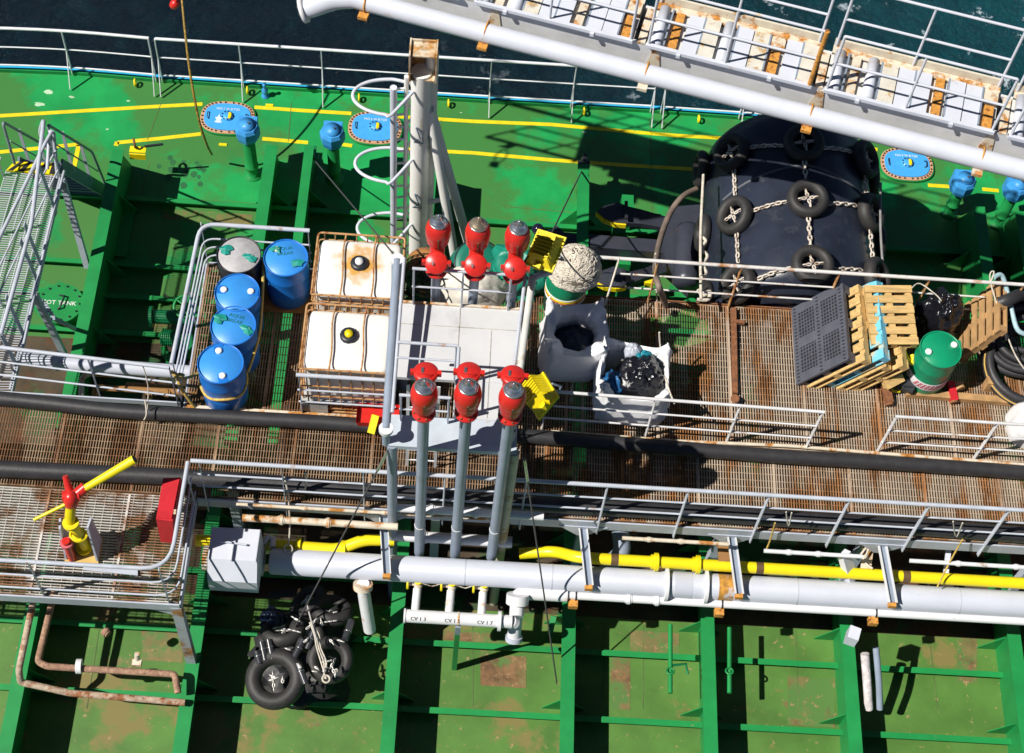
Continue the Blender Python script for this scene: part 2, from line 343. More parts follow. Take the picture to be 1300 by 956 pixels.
# transverse web frames
HF = .76
def frame(name_label, xc, ya, yb, tilt=.45, w=.19, HF=HF):
    t = thing('transverse_beam', name_label, 'deck beam', (xc, ya, D), 0, 'green transverse beams across the deck')
    MB().prism([(xc-.012, ya+tilt, D), (xc-.012, ya, D+HF-.02), (xc-.012, yb, D+HF-.02), (xc-.012, yb, D)], (.024, 0, 0)).build('web', greenF, t)
    MB().prism([(xc-w/2, ya, D+HF-.02), (xc+w/2, ya, D+HF-.02), (xc+w/2, yb, D+HF-.02), (xc-w/2, yb, D+HF-.02)], (0, 0, .02)).build('flange', greenF, t)
    for k in range(int((ya-yb)/1.25)):
        y = ya-.5-1.25*k
        MB().prism([(xc-.29, y, D), (xc-.29, y, D+.04), (xc-.03, y, D+.45), (xc+.03, y, D+.45), (xc+.29, y, D+.04), (xc+.29, y, D)], (0, .012, 0)).build('bracket', greenF, t)
    return t
ftop = [((150,190),'deck frame just right of the grated side walkway'), ((345,184),'first deck frame right of the left blue vent head'), ((393,184),'narrow deck frame holding the wire shackle beside the second vent'),
        ((548,205),'deck frame behind the white mast'), ((741,208),'deck frame ending at the black wire clamp, left of the anchor'), ((940,215),'deck frame under the big black fender'),
        ((1243,262),'deck frame right of the third blue vent head'), ((1296,268),'deck frame at the right edge of the photo behind the fourth vent head')]
for (x, y), lab in ftop:
    p = A(x, y, D+1.02); frame('green '+lab, p.x, p.y, -1.0, w=.15 if x == 393 else .19, HF=1.02)
fbot = [((44,760),'lower deck frame under the fire monitor platform'), ((250,800),'lower deck frame at the rusty platform leg'), ((503,800),'lower deck frame right of the tyre pile'),
        ((721,855),'lower deck frame below the T-piece of the white pipe'), ((900,850),'lower deck frame right of the green rod valve'), ((1079,850),'lower deck frame beside the wrapped white pipe'),
        ((1293,850),'lower deck frame at the right edge of the photo')]
for (x, y), lab in fbot:
    p = A(x, y, D+HF); frame('green '+lab, p.x, -1.3, -9.0)
# longitudinal stiffeners
def longi(y, xa, xb, lab, h=.16):
    t = thing('deck_stiffener', lab, 'stiffener', (xa, y, D), 0, 'green lengthwise stiffeners on the deck')
    MB().box(((xa+xb)/2, y, D+h/2), (xb-xa, .014, h)).build('web', greenF, t)
    MB().box(((xa+xb)/2, y-.045, D+h+.006), (xb-xa, .075, .012)).build('flange', greenF, t)
for (x, y), lab in (((260,255),'long green stiffener nearest the painted walkway'), ((240,338),'long green stiffener second from the painted walkway'), ((230,378),'long green stiffener passing behind the handwheel valve'),
            ((230,424),'long green stiffener nearest the catwalk railing on the left')):
    longi(A(x, y, D+.16).y, -14, 13, lab)
for (x, y), lab in (((580,815),'long green stiffener crossing the lower deck bays'), ((580,900),'long green stiffener nearest the bottom of the photo'), ((580,740),'long green stiffener under the big grey pipe')):
    longi(A(x, y, D+.16).y, -14, 13, lab)

# ---------------------------------------------------------------- gratings
def grating(name, label, poly, z, m, along_x=False, pitch=.036, cross=.10, depth=.03, w=.011, panel=1.0, cat='grating', wc=.005):
    "real bars, open between; poly = (xa, xb, ya, yb)"
    xa, xb, ya, yb = poly; t = thing(name, label, cat, ((xa+xb)/2, ya, z)); b = MB(); c = MB(); f = MB()
    if not along_x:
        n = int((xb-xa)/pitch)
        for i in range(n+1): x = xa+i*pitch; b.box((x, (ya+yb)/2, z-depth/2), (w, yb-ya, depth))
        k = int((yb-ya)/cross)
        for i in range(k+1): c.box(((xa+xb)/2, ya+i*cross, z-.004), (xb-xa, wc, .012))
    else:
        n = int((yb-ya)/pitch)
        for i in range(n+1): y = ya+i*pitch; b.box(((xa+xb)/2, y, z-depth/2), (xb-xa, w, depth))
        k = int((xb-xa)/cross)
        for i in range(k+1): c.box((xa+i*cross, (ya+yb)/2, z-.004), (wc, yb-ya, .012))
    x = xa
    while x < xb: f.box((x, (ya+yb)/2, z-.012), (.028, yb-ya-.002, .040)); x += panel*1.02
    for y in (ya, yb): f.box(((xa+xb)/2, y, z-.02), (xb-xa, .012, .05))
    b.build('bearing_bars', m, t); c.build('cross_rods', m, t); f.build('panel_edges', m, t)
    return t
def sheargrate(name, label, c0, c1, c2, c3, m, pitch=.04, cross=.16, w=.009):
    "grating on a free quadrilateral c0-c1 (near edge) c3-c2 (far edge); bearing bars run c0->c1"
    t = thing(name, label, 'grating', c0); b = MB(); c = MB()
    n = int((c3-c0).length/pitch)
    for i in range(n+1):
        u = i/n; p, q = lerp(c0, c3, u), lerp(c1, c2, u); b.bar(p-V((0,0,.009)), q-V((0,0,.009)), w, .018)
    k = max(2, int((c1-c0).length/cross))
    for i in range(k+1):
        u = i/k; p, q = lerp(c0, c1, u), lerp(c3, c2, u); c.bar(p-V((0,0,.004)), q-V((0,0,.004)), .010, .012)
    b.build('bearing_bars', m, t); c.build('cross_rods', m, t); return t
grating('catwalk_grating', 'long rusty brown grating of the main catwalk between the two black hoses, left half', (-12, 0.5, -2.62, -1.42), 0, gratl)
grating('catwalk_grating', 'long cream and rust grating of the main catwalk between the two black hoses, right half', (.52, 13, -2.62, -1.42), 0, gratm)
grating('platform_grating', 'rust streaked platform grating under the pallets and big bags', (1.0, 13, -1.40, .80), 0, gratm)
grating('platform_grating', 'dark platform grating under the blue drums and white tanks', (-4.32, .98, -1.40, .95), 0, gratl, cross=.12)
grating('monitor_grating', 'white and rust platform grating under the yellow fire monitor', (-12, -4.04, -4.10, -2.66), 0, gratw, along_x=True, pitch=.038, cross=.12)
wl0, wl1, wl2, wl3 = A(-78,500,0), A(14,500,0), A(80,222,0), A(8,216,0)
sheargrate('side_walkway_grating', 'grey white grating of the walkway leading up to the striped landing, far left', wl0, wl1, wl2, wl3, mat('grating_grey', (.52,.54,.58), rust=.2, scale=2, rust_col=(.45,.30,.18)), pitch=.038, cross=.17)

# catwalk structure: fascias and bearers
def beamset(name, label, cat, items, m):
    b = MB()
    for p, q, w, h in items: b.bar(p, q, w, h)
    o = b.build(name, m); tag(o, label, cat); return o
beamset('catwalk_side_plate', 'light grey steel side plate along the near edge of the catwalk', 'side plate', [((-4.0,-2.66,-.11), (13,-2.66,-.11), .02, .22)], grey)
beamset('catwalk_side_plate', 'long grey steel side plate along the front of the fire monitor platform', 'side plate', [((-12,-4.13,-.09), (-4.02,-4.13,-.09), .02, .18)], grey)
beamset('catwalk_side_plate', 'short grey side plate on the right end of the fire monitor platform', 'side plate', [((-4.015,-4.12,-.09), (-4.015,-2.68,-.09), .02, .18)], grey)
beamset('platform_side_plate', 'rusty side plate along the far edge of the pallet platform', 'side plate', [((1.0,.83,-.08), (13,.83,-.08), .02, .18)], rust)
beamset('platform_side_plate', 'grey side plate along the far edge behind the blue drums', 'side plate', [((-4.32,.98,-.08), (.98,.98,-.08), .02, .18)], grey)
beamset('platform_side_plate', 'grey side plate on the left edge beside the blue drums', 'side plate', [((-4.35,-1.38,-.08), (-4.35,.96,-.08), .02, .18)], grey)
beamset('toe_board', 'cream and rust toe board along the hose at the left of the tanks', 'toe board', [((-4.3,-1.37,.03), (-1.5,-1.37,.03), .08, .05)], cream)
beamset('toe_board', 'grey toe plate along the far side of the catwalk on the left', 'toe board', [((-7.0,-1.30,.0), (-4.4,-1.30,.0), .02, .1)], grey)
k = 0
for i, x in enumerate((-11, -9.3, -7.5, -5.9, -4.6, -3.0, -1.4, .3, 1.9, 3.5, 5.1, 6.7, 8.3, 10)):
    b = MB(); ya, yb = (-4.0 if x < -4.5 else -2.6), (.8 if x > -4.3 else -1.4)
    b.bar((x, ya, -.14), (x, yb, -.14), .10, .16)
    o = b.build('catwalk_bearer', mat('bearer', (.16,.13,.11), rust=.5, scale=3, rust_col=(.22,.09,.03))); tag(o, 'dark steel cross bearer seen dimly through the grating', 'bearer', 'cross bearers under the catwalk')
for x, y in ((-3.6,-2.4),(-.9,-2.4),(1.1,-2.4),(2.98,-2.4),(4.95,-2.4),(7.4,-2.4),(1.1,.6),(3.6,.6),(6.0,.6),(-3.9,.7),(-1.6,.7)):
    b = MB(); b.bar((x, y, D), (x, y, -.08), .12, .12); tag(b.build('catwalk_support', grey), 'square grey support leg hidden under the catwalk', 'support', 'support legs under the catwalk')
# ================================================================ RAILINGS
def B(*pts, z=0): return [A(x, y, z) for x, y in pts]
def top2base(pts, h=1.05, z=0):          # pixel of the rail top -> base point
    return [A(x, y, z+h)-V((0,0,h)) for x, y in pts]
gr_deck = 'white railings along the ship side'
e = lambda x: along(edge, 0)
def edgept(px):
    for i in range(len(edge)-1):
        pass
    return None
ep = [(-60,90),(0,89),(100,93),(205,102),(330,110),(500,121),(660,131),(814,140),(980,152),(1150,167),(1300,183),(1400,192)]
def E_(x):
    for (x0_, y0_), (x1_, y1_) in zip(ep, ep[1:]):
        if x0_ <= x <= x1_: return A(x, y0_+(y1_-y0_)*(x-x0_)/(x1_-x0_)+.5, D)
def deckrail(label, xs, posts):
    base = [E_(x)+V((0,-.04,.08)) for x in xs]; t = thing('ship_side_railing', label, 'railing', base[0], 0, gr_deck)
    up = lambda z: [p+V((0,0,z)) for p in base]
    wm = mat('side_rail_white', (.74,.75,.78), rust=.22, scale=3, rust_col=(.5,.25,.08))
    MB().tube(smooth(up(1.05), 3), .026, 8).build('top_rail', wm, t)
    MB().tube(smooth(up(.58), 3), .013, 6).build('mid_rail', wm, t); MB().tube(smooth(up(.12), 3), .016, 6).build('low_rail', wm, t)
    for x in posts:
        p = E_(x)+V((0,-.04,.04)); MB().bar(p, p+V((0,0,1.08)), .05, .014, (1,0,0)).build('post', wm, t)
        MB().bar(p+V((.02,-.34,0)), p+V((0,0,.62)), .014, .03).build('stay', wm, t)
deckrail('white ship side railing at the top left, up to the first double post', (-60,0,100,200), (-40,93,199))
deckrail('white ship side railing between the dangling rope and the mast', (208,330,420,500,610,660,825), (207,310,411,620,724,825))
deckrail('white ship side railing passing under the boom at the upper right', (838,980,1150,1300,1390), (838,937,1150,1290))
for x in (174,316,457,570,741,886,1040):
    p = E_(x)+V((0,-.16,0)); t = MB(); t.torus(p+V((0,0,.09)), (1,.1,0), .055, .018, 16, 8); t.bar(p, p+V((0,0,.06)), .03, .03)
    tag(t.build('lashing_eye', yellowd), 'small yellow lashing eye welded on deck below the ship side railing', 'lashing eye', 'yellow lashing eyes along the deck edge')

railing('catwalk_railing', 'long grey railing along the near edge of the catwalk', [(-3.97,-2.64,0), (13,-2.64,0)], mids=(.68,.34), posts=[.1+1.02*i*1.0 for i in range(18)], r=.028, lean=1)
railing('platform_railing', 'bent grey railing around the fire monitor platform', [(-12,-4.10,0), (-4.02,-4.10,0), (-4.0,-2.66,0)], mids=(.62,.2), posts=[2.6, 4.4, 6.3, 7.85, 9.3], cornr=.35, r=.028)
bl = top2base([(5,446)], 1.05)[0]
railing('platform_railing', 'grey railing left of the blue drums running to the side walkway', [wl3+V((.85,-.05,0)), wl3+V((.80,-.25,0)), V((-7.25,-1.15,0)), V((-4.42,-1.34,0))], mids=(.66,.3), posts=[.1,2.3,5.3,6.8,7.9], cornr=.25, r=.026)
railing('drum_pen_railing', 'light grey railing penning in the row of drums', [(-4.40,-1.28,0), (-4.32,.92,0), (-2.85,.92,0)], mids=(.7,.5,.3), posts=[.05,1.2,2.2,3.65], cornr=.22, r=.03)
railing('platform_railing', 'white railing with rusty posts along the far edge behind the big bags and the fender', [(.55,.79,0), (13,.79,0)], mids=(.68,.34), posts=[.1,1.35,2.5,3.85,5.1,6.4,7.7,9], r=.026, m=mat('far_rail', (.66,.64,.62), rust=.45, scale=3, rust_col=(.5,.22,.07)), postm=cage)
railing('platform_railing', 'low white railing in front of the pile bags ending left of the open passage', [(.35,-1.34,0), (4.05,-1.40,0)], mids=(.66,.32), posts=[.1,1.5,2.6,3.68], r=.022, m=mat('mid_rail_paint', (.66,.65,.66), rust=.35, scale=3, rust_col=(.5,.28,.12)), cornr=.1)
railing('platform_railing', 'low white railing in front of the pallets at the right edge', [(4.98,-1.40,0), (11,-1.42,0)], mids=(.66,.32), posts=[.02,1.35,2.4,3.6], r=.022, m=MATS['mid_rail_paint'], cornr=.1)
railing('tank_railing', 'grey railing in front of the two white tanks', [(-2.80,-1.33,0), (-1.52,-1.33,0)], mids=(.66,.34), posts=[.03], r=.028, m=grey2)

# side walkway rails, landing, ladder platform
railing('walkway_railing', 'grey handrail on the left side of the side walkway', [wl3+V((-.02,0,0)), wl0+V((-.02,0,0))], mids=(.6,.3), posts=[.1,1.2,2.4], r=.026)
t = thing('striped_landing', 'landing with yellow and black stripes at the top of the side walkway', 'landing', wl3)
l0, l1, l2, l3 = A(8,216,.02), A(76,222,.02), A(72,207,.02), A(18,205,.02)
MB().prism([l0, l1, l2, l3], (0,0,-.03)).build('plate', yellowd, t)
sb = MB()
for i in range(5):
    u = i/5.2+.03
    MB_ = sb.prism([lerp(l0, l1, u)+V((0,0,.003)), lerp(l0, l1, u+.09)+V((0,0,.003)), lerp(l3, l2, min(1,u+.20))+V((0,0,.003)), lerp(l3, l2, min(1,u+.11))+V((0,0,.003))], (0,0,.003))
sb.build('black_stripes', blackm, t)
nav = mat('navy_grey', (.10,.14,.20), rust=.2, scale=3, rough=.5)
dull = mat('dull_rail', (.20,.25,.27), rough=.4)
La, Lb = A(22,206,0), A(77,209,0); dn = V((.02,1.50,D))
t = thing('steep_ladder', 'steep dark grey ladder going down from the striped landing to the deck, with handrails', 'ladder', Lb)
for q in (La, Lb): MB().bar(q+V((0,.02,-.05)), q+dn, .03, .20, (0,.6,1)).build('stringer', nav, t)
for k in range(9):
    f_ = (k+.6)/9.2; MB().bar(La+dn*f_, Lb+dn*f_, .16, .025, (0,0,1)).build('tread', nav, t)
for q in (La, Lb):
    MB().tube(fillet([q+V((0,-.1,.1)), q+V((0,-.05,1.0)), q+dn*.86+V((0,0,1.0)), q+dn*.98+V((0,.05,.05))], .12), .022, 8).build('handrail', dull, t)
    MB().tube([q+V((0,0,.5)), q+dn*.88+V((0,0,.5))], .011, 6).build('mid_rail', dull, t)
    for f_ in (.25,.62): MB().bar(q+dn*f_, q+dn*f_+V((0,0,.98)), .045, .014, (0,1,0)).build('post', grey2, t)
    
hp = fillet([A(6,445,1.05), A(40,285,1.05), A(64,165,1.05)+V((0,.0,.05)), A(62,158,.9), A(66,200,.1)], .12)
t = thing('walkway_handrail', 'light grey bent handrail of the side walkway with fin shaped posts', 'handrail', A(40,300,0))
MB().tube(fillet([A(1,425,1.05), A(40,285,1.05), A(56,150,1.05), A(50,168,.7), A(66,200,.1)], .14), .03, 10).build('top_rail', grey2, t)
MB().tube(fillet([A(27,450,.35), A(62,290,.35), A(82,215,.35), A(80,225,.05)], .1), .018, 8).build('mid_rail', grey2, t)
MB().tube(fillet([A(60,215,.7), A(63,166,1.0), A(68,168,1.0), A(73,225,.1)], .06), .026, 8).build('end_loop', grey2, t)
for (x, y) in ((68,265),(50,335),(45,355),(28,425),(18,462)):
    p = A(x, y, 0); q = A(x, y, 0)+V((0,0,1.0)); MB().bar(p+V((.02,0,-.12)), p+V((-.02,0,.98)), .012, .09, (0,1,0)).build('post', grey, t)
for (x, y, z0, fx, fy), lab in (((79,228,-.05,111,339), 'upper slanted grey leg carrying the side walkway'), ((43,372,-.05,84,455), 'lower slanted grey leg carrying the side walkway')):
    p = A(x, y, z0); q = A(fx, fy, D+HF); tag(MB().bar(p, q, .09, .07, (0,1,0)).build('walkway_support', grey), lab, 'support')
p, q = A(68,404,-.3), A(100,420,D+HF); tag(MB().bar(p, q, .05, .05).build('walkway_brace', postgrey), 'short dark brace joining the walkway leg to the deck frame', 'brace')
tag(MB().bar(A(78,227,-.10), A(14,498,-.10), .02, .2).build('walkway_side_plate', grey), 'grey side plate under the right edge of the side walkway', 'side plate')
q = MB()
for k in range(6): q.box(A(56+k*2.2,385+k*3.2,-.6), (.05,.06,.012))
tag(q.bar(A(54,380,-.6), A(68,404,-.6), .02,.02).build('notched_bracket', grey), 'small notched grey bracket on the walkway leg', 'bracket plate')
# monitor platform leg
t = thing('platform_support', 'rust patched grey leg holding up the corner of the fire monitor platform', 'support', A(243,838,D+HF))
p, q = A(224,768,-.1), A(243,838,D+HF); MB().bar(p, q, .13, .10, (0,1,0)).build('leg', mat('leg_paint', (.42,.44,.50), rust=.55, scale=2.5, rust_col=(.45,.2,.05)), t)
MB().prism([p+V((-.05,0,0)), p+V((-.7,0,0)), p+V((-.08,0,-.35))], (0,.02,0)).build('gusset', grey, t)

# ================================================================ HOSES
def hose(name, label, pts, r, z=None):
    P_ = smooth([A(x, y, r+.01 if z is None else z) for x, y in pts], 5)
    o = MB().tube(P_, r, 16).build(name, hosem); return tag(o, label, 'hose')
hose('cargo_hose', 'long black rubber hose along the upper edge of the catwalk', [(-120,503),(-40,504),(0,506),(70,513),(152,522),(240,527),(330,532),(420,537),(500,543),(600,550),(672,554),(748,560),(860,569),(970,578),(1050,583),(1132,588),(1220,594),(1300,600),(1420,610)], .098)
hose('cargo_hose', 'long black rubber hose along the near edge of the catwalk behind the railing', [(-120,588),(-40,592),(0,595),(100,600),(209,605),(340,613),(480,625),(640,637),(812,647),(970,657),(1130,667),(1300,679),(1420,688)], .112)
t = thing('thin_grey_strip', 'thin pale plank lying along the far side of the upper black hose on the right', 'plank', A(900,560,0))
MB().tube([A(700,548,.06), A(860,560,.06), A(1000,566,.06), A(1300,590,.06), A(1400,598,.06)], .025, 8).build('strip', cream, t)

# ================================================================ VENT PLATFORM OVER THE CATWALK
ZP = 2.1
PXa, PXb = -1.50, .02
t = thing('valve_platform', 'raised pale grey steel platform carrying the red valves above the catwalk', 'platform', (-.7,-1.8,ZP))
pl = mat('platform_white', (.58,.585,.60), rust=.22, scale=1.3, dirt=.3, chips=.2, chip_col=(.45,.3,.18), rust_col=(.62,.52,.42), rough=.5, var=.06)
MB().box(((PXa+PXb)/2, -1.32, ZP-.03), (PXb-PXa, 1.08, .06)).build('deck_plate', pl, t)
MB().box(((-.76+PXb)/2, -2.12, ZP-.03), (PXb+.76, .516, .06)).build('side_plate', pl, t)
MB().box(((PXa+PXb)/2, -2.59, ZP-.04), (PXb-PXa, .42, .08)).build('landing_plate', mat('landing_paint', (.50,.55,.62), rust=.2, scale=2, rust_col=(.6,.4,.2)), t)
MB().box(((PXa+PXb)/2, -.79, ZP-.02), (PXb-PXa, .03, .10)).build('far_coaming', cream, t)
for i, (x, y) in enumerate(((PXa+.04,-2.76),(PXb-.02,-2.76),(PXa+.04,-.82),(PXb-.02,-.82))):
    MB().cyl((x, y, D), (x, y, ZP-.04), .065, n=14).build('leg', postgrey if i != 1 else mat('leg_tan', (.50,.46,.38), rust=.5, scale=3, rust_col=(.5,.35,.18)), t)
ra, rb = A(506,329,ZP+.55), A(491,543,ZP+.0)
for q0_, q1_ in (((-1.48,-1.1,ZP+.002),(0,-1.1,ZP+.002)), ((-.75,-.82,ZP+.002),(-.75,-1.84,ZP+.002)), ((-.35,-1.12,ZP+.002),(-.35,-2.35,ZP+.002))): MB().bar(q0_, q1_, .012, .006).build('weld_seam', mat('seam_grey2', (.42,.40,.37), var=.4), t)
# tall side hand beams with flat round ends
t = thing('side_beam', 'thick grey pipe beam with round flat ends on the left side of the valve platform', 'beam', (PXa-.05,-2.7,ZP))
a_, b_ = A(504,330,ZP+.45), A(490,545,ZP+.30)
MB().tube([a_, b_], .052, 14).build('beam', postgrey, t)
MB().cyl(a_+V((0,0,-.03)), a_+V((0,0,.03)), .085, n=20).build('end_disc', white, t); MB().cyl(b_+V((0,0,-.03)), b_+V((0,0,.03)), .085, n=20).build('end_disc', white, t)
MB().cyl(b_, V((b_.x, b_.y, ZP-.05)), .05, n=12).build('post', postgrey, t); MB().cyl(a_, V((a_.x, a_.y, ZP-.05)), .07, n=12).build('post', postgrey, t)
MB().tube([a_+V((.09,0,.05)), b_+V((.06,.2,.05))], .022, 8).build('inner_rail', grey2, t)
t = thing('side_beam', 'pale post and beam on the right side of the valve platform holding the floodlights', 'beam', (PXb+.05,-2.7,ZP))
a2, b2 = A(676,352,ZP+.45), A(650,545,ZP+.3)
MB().tube([a2, b2], .045, 12).build('beam', mat('post_pale', (.62,.62,.58), rust=.3, scale=3, rust_col=(.6,.5,.35)), t)
MB().tube([a2+V((-.09,0,.02)), b2+V((-.06,0,.02))], .022, 8).build('inner_rail', grey2, t)
for q in (a2, b2): MB().cyl(q, V((q.x, q.y, ZP-.05)), .05, n=12).build('post', postgrey, t)
MB().tube(fillet([a2+V((0,0,-.3)), a2, A(700,345,ZP+.55)], .12), .04, 10).build('lamp_arm', grey2, t)
MB().tube(fillet([a2+V((.0,0,-.2)), A(662,338,ZP+.6), A(672,322,ZP+.8), A(690,335,ZP+.75)], .15), .012, 6).build('cable', blackm, t)
# platform rails
def prail(label, pts, h, mids, posts, r=.02, cr=.15, m=None): return railing('valve_platform_railing', label, pts, h=h, mids=mids, posts=posts, r=r, rm=.014, cornr=cr, m=m or grey2, postw=(.035,.02))
prail('far railing of the valve platform in front of the upper red valves', [(-1.36,-.80,ZP), (PXb-.15,-.80,ZP)], .80, (.40,), [.02,.62,1.20])
prail('rounded railing loop at the left half of the valve platform beside the ladder opening', [(-1.46,-1.88,ZP), (-.76,-1.88,ZP)], .86, (.5,), [.69], cr=.2)
prail('railing loop at the near left of the valve platform around the ladder opening', [(-1.40,-2.45,ZP), (-.80,-2.45,ZP)], .62, (.28,), [.02,.58], cr=.1)
prail('rounded handrail standing along the middle of the valve platform', [(-.74,-1.90,ZP), (-.74,-2.40,ZP)], .86, (.45,), [.02,.48], cr=.2)
t = thing('vertical_ladder', 'thin white vertical ladder in the dark opening of the valve platform', 'ladder', (-1.1,-2.0,0))
for x in (-1.32,-.95): MB().bar((x,-2.02,.02), (x,-2.02,ZP+.1), .012, .04, (1,0,0)).build('rail', white, t)
for k in range(7): MB().cyl((-1.32,-2.02,.2+k*.29), (-.95,-2.02,.2+k*.29), .011, n=6).build('rung', white, t)

# red pressure valves on grey pipes
def valve(name_label, x, y, z, zbase, dirn, cap, rp=.068,  grp='tall grey pipes topped by red valves'):
    t = thing('vent_pipe_valve', name_label, 'valve', (x, y, zbase), 0, grp)
    MB().cyl((x, y, zbase), (x, y, z), rp, n=16).build('pipe', postgrey, t)
    for k in range(8): a_ = k*.785+.3; MB().cyl((x+.117*math.cos(a_), y+.117*math.sin(a_), z+.03), (x+.117*math.cos(a_), y+.117*math.sin(a_), z+.05), .012, n=6).build('bolt', rust, t)
    MB().cyl((x, y, zbase+.9), (x, y, zbase+.92), rp+.006, n=16).build('clip', white, t)
    b = MB(); b.lathe([(0,0),(.135,0),(.135,.03),(.10,.035),(.095,.09),(.12,.13),(.125,.24),(.09,.30),(.085,.34)], (x, y, z)); b.build('lower_body', red, t)
    o = dirn
    # side branch with round cover
    cpos = V((x, y - (.16 if o > 0 else -.27), z+(.40 if o > 0 else .44))); ax = V((0, -.62*o, 1.0)).normalized() if o > 0 else V((0, .15, 1.0)).normalized()
    b = MB(); b.cyl((x, y, z+.2), cpos, .10, .115, n=20); b.lathe([(.115,-.02),(.14,-.02),(.14,.02),(.125,.035),(0,.04)], cpos, ax); b.build('side_cover', red, t)
    for sx in (-1, 1):
        q = cpos + V((sx*.15, 0, 0)); MB().box(q, (.05,.05,.07)).build('lug', red, t)
    MB().box(cpos+ax*.045+V((-.04,0,0)), (.03,.07,.004), None).build('plate', steel, t)
    ex, ey = x, (y + .12 if o > 0 else y-.05); ez = z+(.40 if o > 0 else .24)
    b = MB(); b.lathe([(.09,0),(.105,.04),(.135,.08),(.14,.12),(.135,.15),(.152,.2),(.155,.30),(.142,.38),(.115,.43),(.09,.455)], (ex, ey, ez)); b.cyl((x,y,z+.22), (ex,ey,ez+.08), .09, n=16); b.build('upper_body', red, t)
    b = MB(); b.lathe([(.100,.445),(.102,.46),(.080,.485),(.046,.51),(.042,.535),(.018,.565),(.010,.60),(0,.60)], (ex, ey, ez), n=24); b.build('cap', cap, t)
    MB().torus((ex, ey, ez+.452), (0,0,1), .100, .012, 24, 6).build('cap_ring', steel, t)
    d = V((0.02, -.15, .30)); MB().bar(V((ex,ey,ez))+V((.01,-.15,.10)), V((ex,ey,ez))+V((.01,-.165,.30)), .02, .02).build('lever', mat('valve_lever', (.08,.05,.03), rust=.6, scale=20), t)
    return t
for i, (px_, py_, cap) in enumerate(((538,524,steel),(592,524,steel),(647,528,steel))):
    y = -2.88; p = P2(px_, py_, y)
    lab = ['left one of the three near red valves, on its tall grey pipe', 'middle one of the three near red valves, on a tall grey pipe', 'right one of the three near red valves, next to the lower yellow floodlight'][i]
    valve(lab, p.x, y, p.z, -.85, -1, cap)
for i, (px_, py_, cap) in enumerate(((554,343,steel),(603,346,steelr),(652,350,steel))):
    y = -.66; p = P2(px_, py_, y)
    lab = ['left one of the three far red valves, nearest the white mast', 'middle one of the three far red valves, with a brownish bronze cone', 'right one of the three far red valves, beside the upper yellow floodlight'][i]
    valve(lab, p.x, y, p.z, -.85, 1, cap, rp=.06)

# floodlights
def flood(label, c, ax, rot):
    t = thing('floodlight', label, 'floodlight', c, 0, 'yellow floodlights on the valve platform')
    ax = V(ax).normalized(); u = V(rot); u = (u-ax*u.dot(ax)).normalized(); w = ax.cross(u)
    M = Matrix((u, w, ax)).transposed(); b = MB()
    def q(x, y, z): return c + u*x + w*y + ax*z
    b.add([q(-.17,-.22,0), q(.17,-.22,0), q(.17,.22,0), q(-.17,.22,0), q(-.11,-.15,.16), q(.11,-.15,.16), q(.11,.15,.16), q(-.11,.15,.16)], [(0,3,2,1),(4,5,6,7),(0,1,5,4),(1,2,6,5),(2,3,7,6),(3,0,4,7)])
    b.build('housing', yellowd, t)
    f = MB()
    for k in range(7):
        yy = -.17+k*.057; f.prism([q(-.16,yy,.02), q(.16,yy,.02), q(.12,yy*.8,.2), q(-.12,yy*.8,.2)], w*.016)
    f.build('cooling_fins', yellowd, t)
    MB().prism([q(-.19,-.24,0), q(.19,-.24,0), q(.19,.24,0), q(-.19,.24,0)], -ax*.035).build('rim', yellowd, t)
    MB().prism([q(-.15,-.19,-.036), q(.15,-.19,-.036), q(.15,.19,-.036), q(-.15,.19,-.036)], -ax*.06).build('glass', dark, t)
    MB().tube([q(-.2,0,-.02), q(-.22,0,-.16), q(0,0,-.22), q(.22,0,-.16), q(.2,0,-.02)], .015, 6).build('yoke', postgrey, t)
    MB().box(q(0,-.24,.06), (.09,.06,.07), M).build('junction_box', yellowd, t)
flood('yellow finned floodlight mounted at the far right corner of the valve platform', A(692,318,ZP+.75), (-.25,-.25,1), (1,-.35,0))
flood('yellow finned floodlight tilted sideways at the near right corner of the valve platform', A(686,502,ZP+.5), (-.75,-.05,.65), (.5,.45,.6))
# guy wires
def wire(label, a, b, r=.012):
    t = thing('guy_wire', label, 'wire', b, 0, 'dark steel guy wires of the valve platform')
    MB().tube([a, b], r, 6).build('cable', wirem, t); d = (b-a).normalized()
    MB().cyl(a+d*.05, a+d*.42, .02, n=8).build('turnbuckle', steel, t)
wire('dark guy wire running from the platform to the deck left of the tyre pile', V((PXa,-2.8,ZP-.1)), A(345,852,D+.1))
wire('dark guy wire running from the platform down past the T-shaped white pipe', V((PXb+.1,-2.8,ZP-.1)), A(707,868,D+.3))
wire('dark guy wire from the platform corner to the shackle near the second blue vent', A(506,330,ZP+.45), A(397,201,D+HF))
wire('dark guy wire from the platform to the black clamp left of the anchor', A(680,338,ZP+.3), A(741,212,D+HF))
for (x, y), lab, mm in (((397,199),'green shackle at the foot of the guy wire near the second blue vent', greenD), ((741,209),'black wire clamp on top of the deck frame left of the anchor', dark)):
    c = A(x, y, D+HF+.02); b = MB(); b.torus(c+V((0,0,.06)), (1,.4,0), .07, .025, 16, 8); b.box(c+V((0,0,.02)), (.2,.12,.04)); b.box(c+V((.02,.08,.04)), (.06,.2,.05)); tag(b.build('wire_shackle', mm), lab, 'shackle')
c = A(175,190,D+HF+.02); t = thing('yellow_pad_eye', 'yellow plate with rusty hook on the deck frame right of the side walkway', 'pad eye', c)
MB().box(c, (.26,.12,.02)).build('plate', yellowd, t); MB().box(c+V((0,-.08,-.08)), (.26,.02,.13)).build('face_plate', yellowd, t); MB().torus(c+V((-.05,.05,.1)), (1,.3,0), .07, .02, 14, 6).build('hook', rust, t)
MB().bar(c+V((.1,.05,.03)), c+V((.4,.1,.06)), .03,.03).build('pin', dark, t)
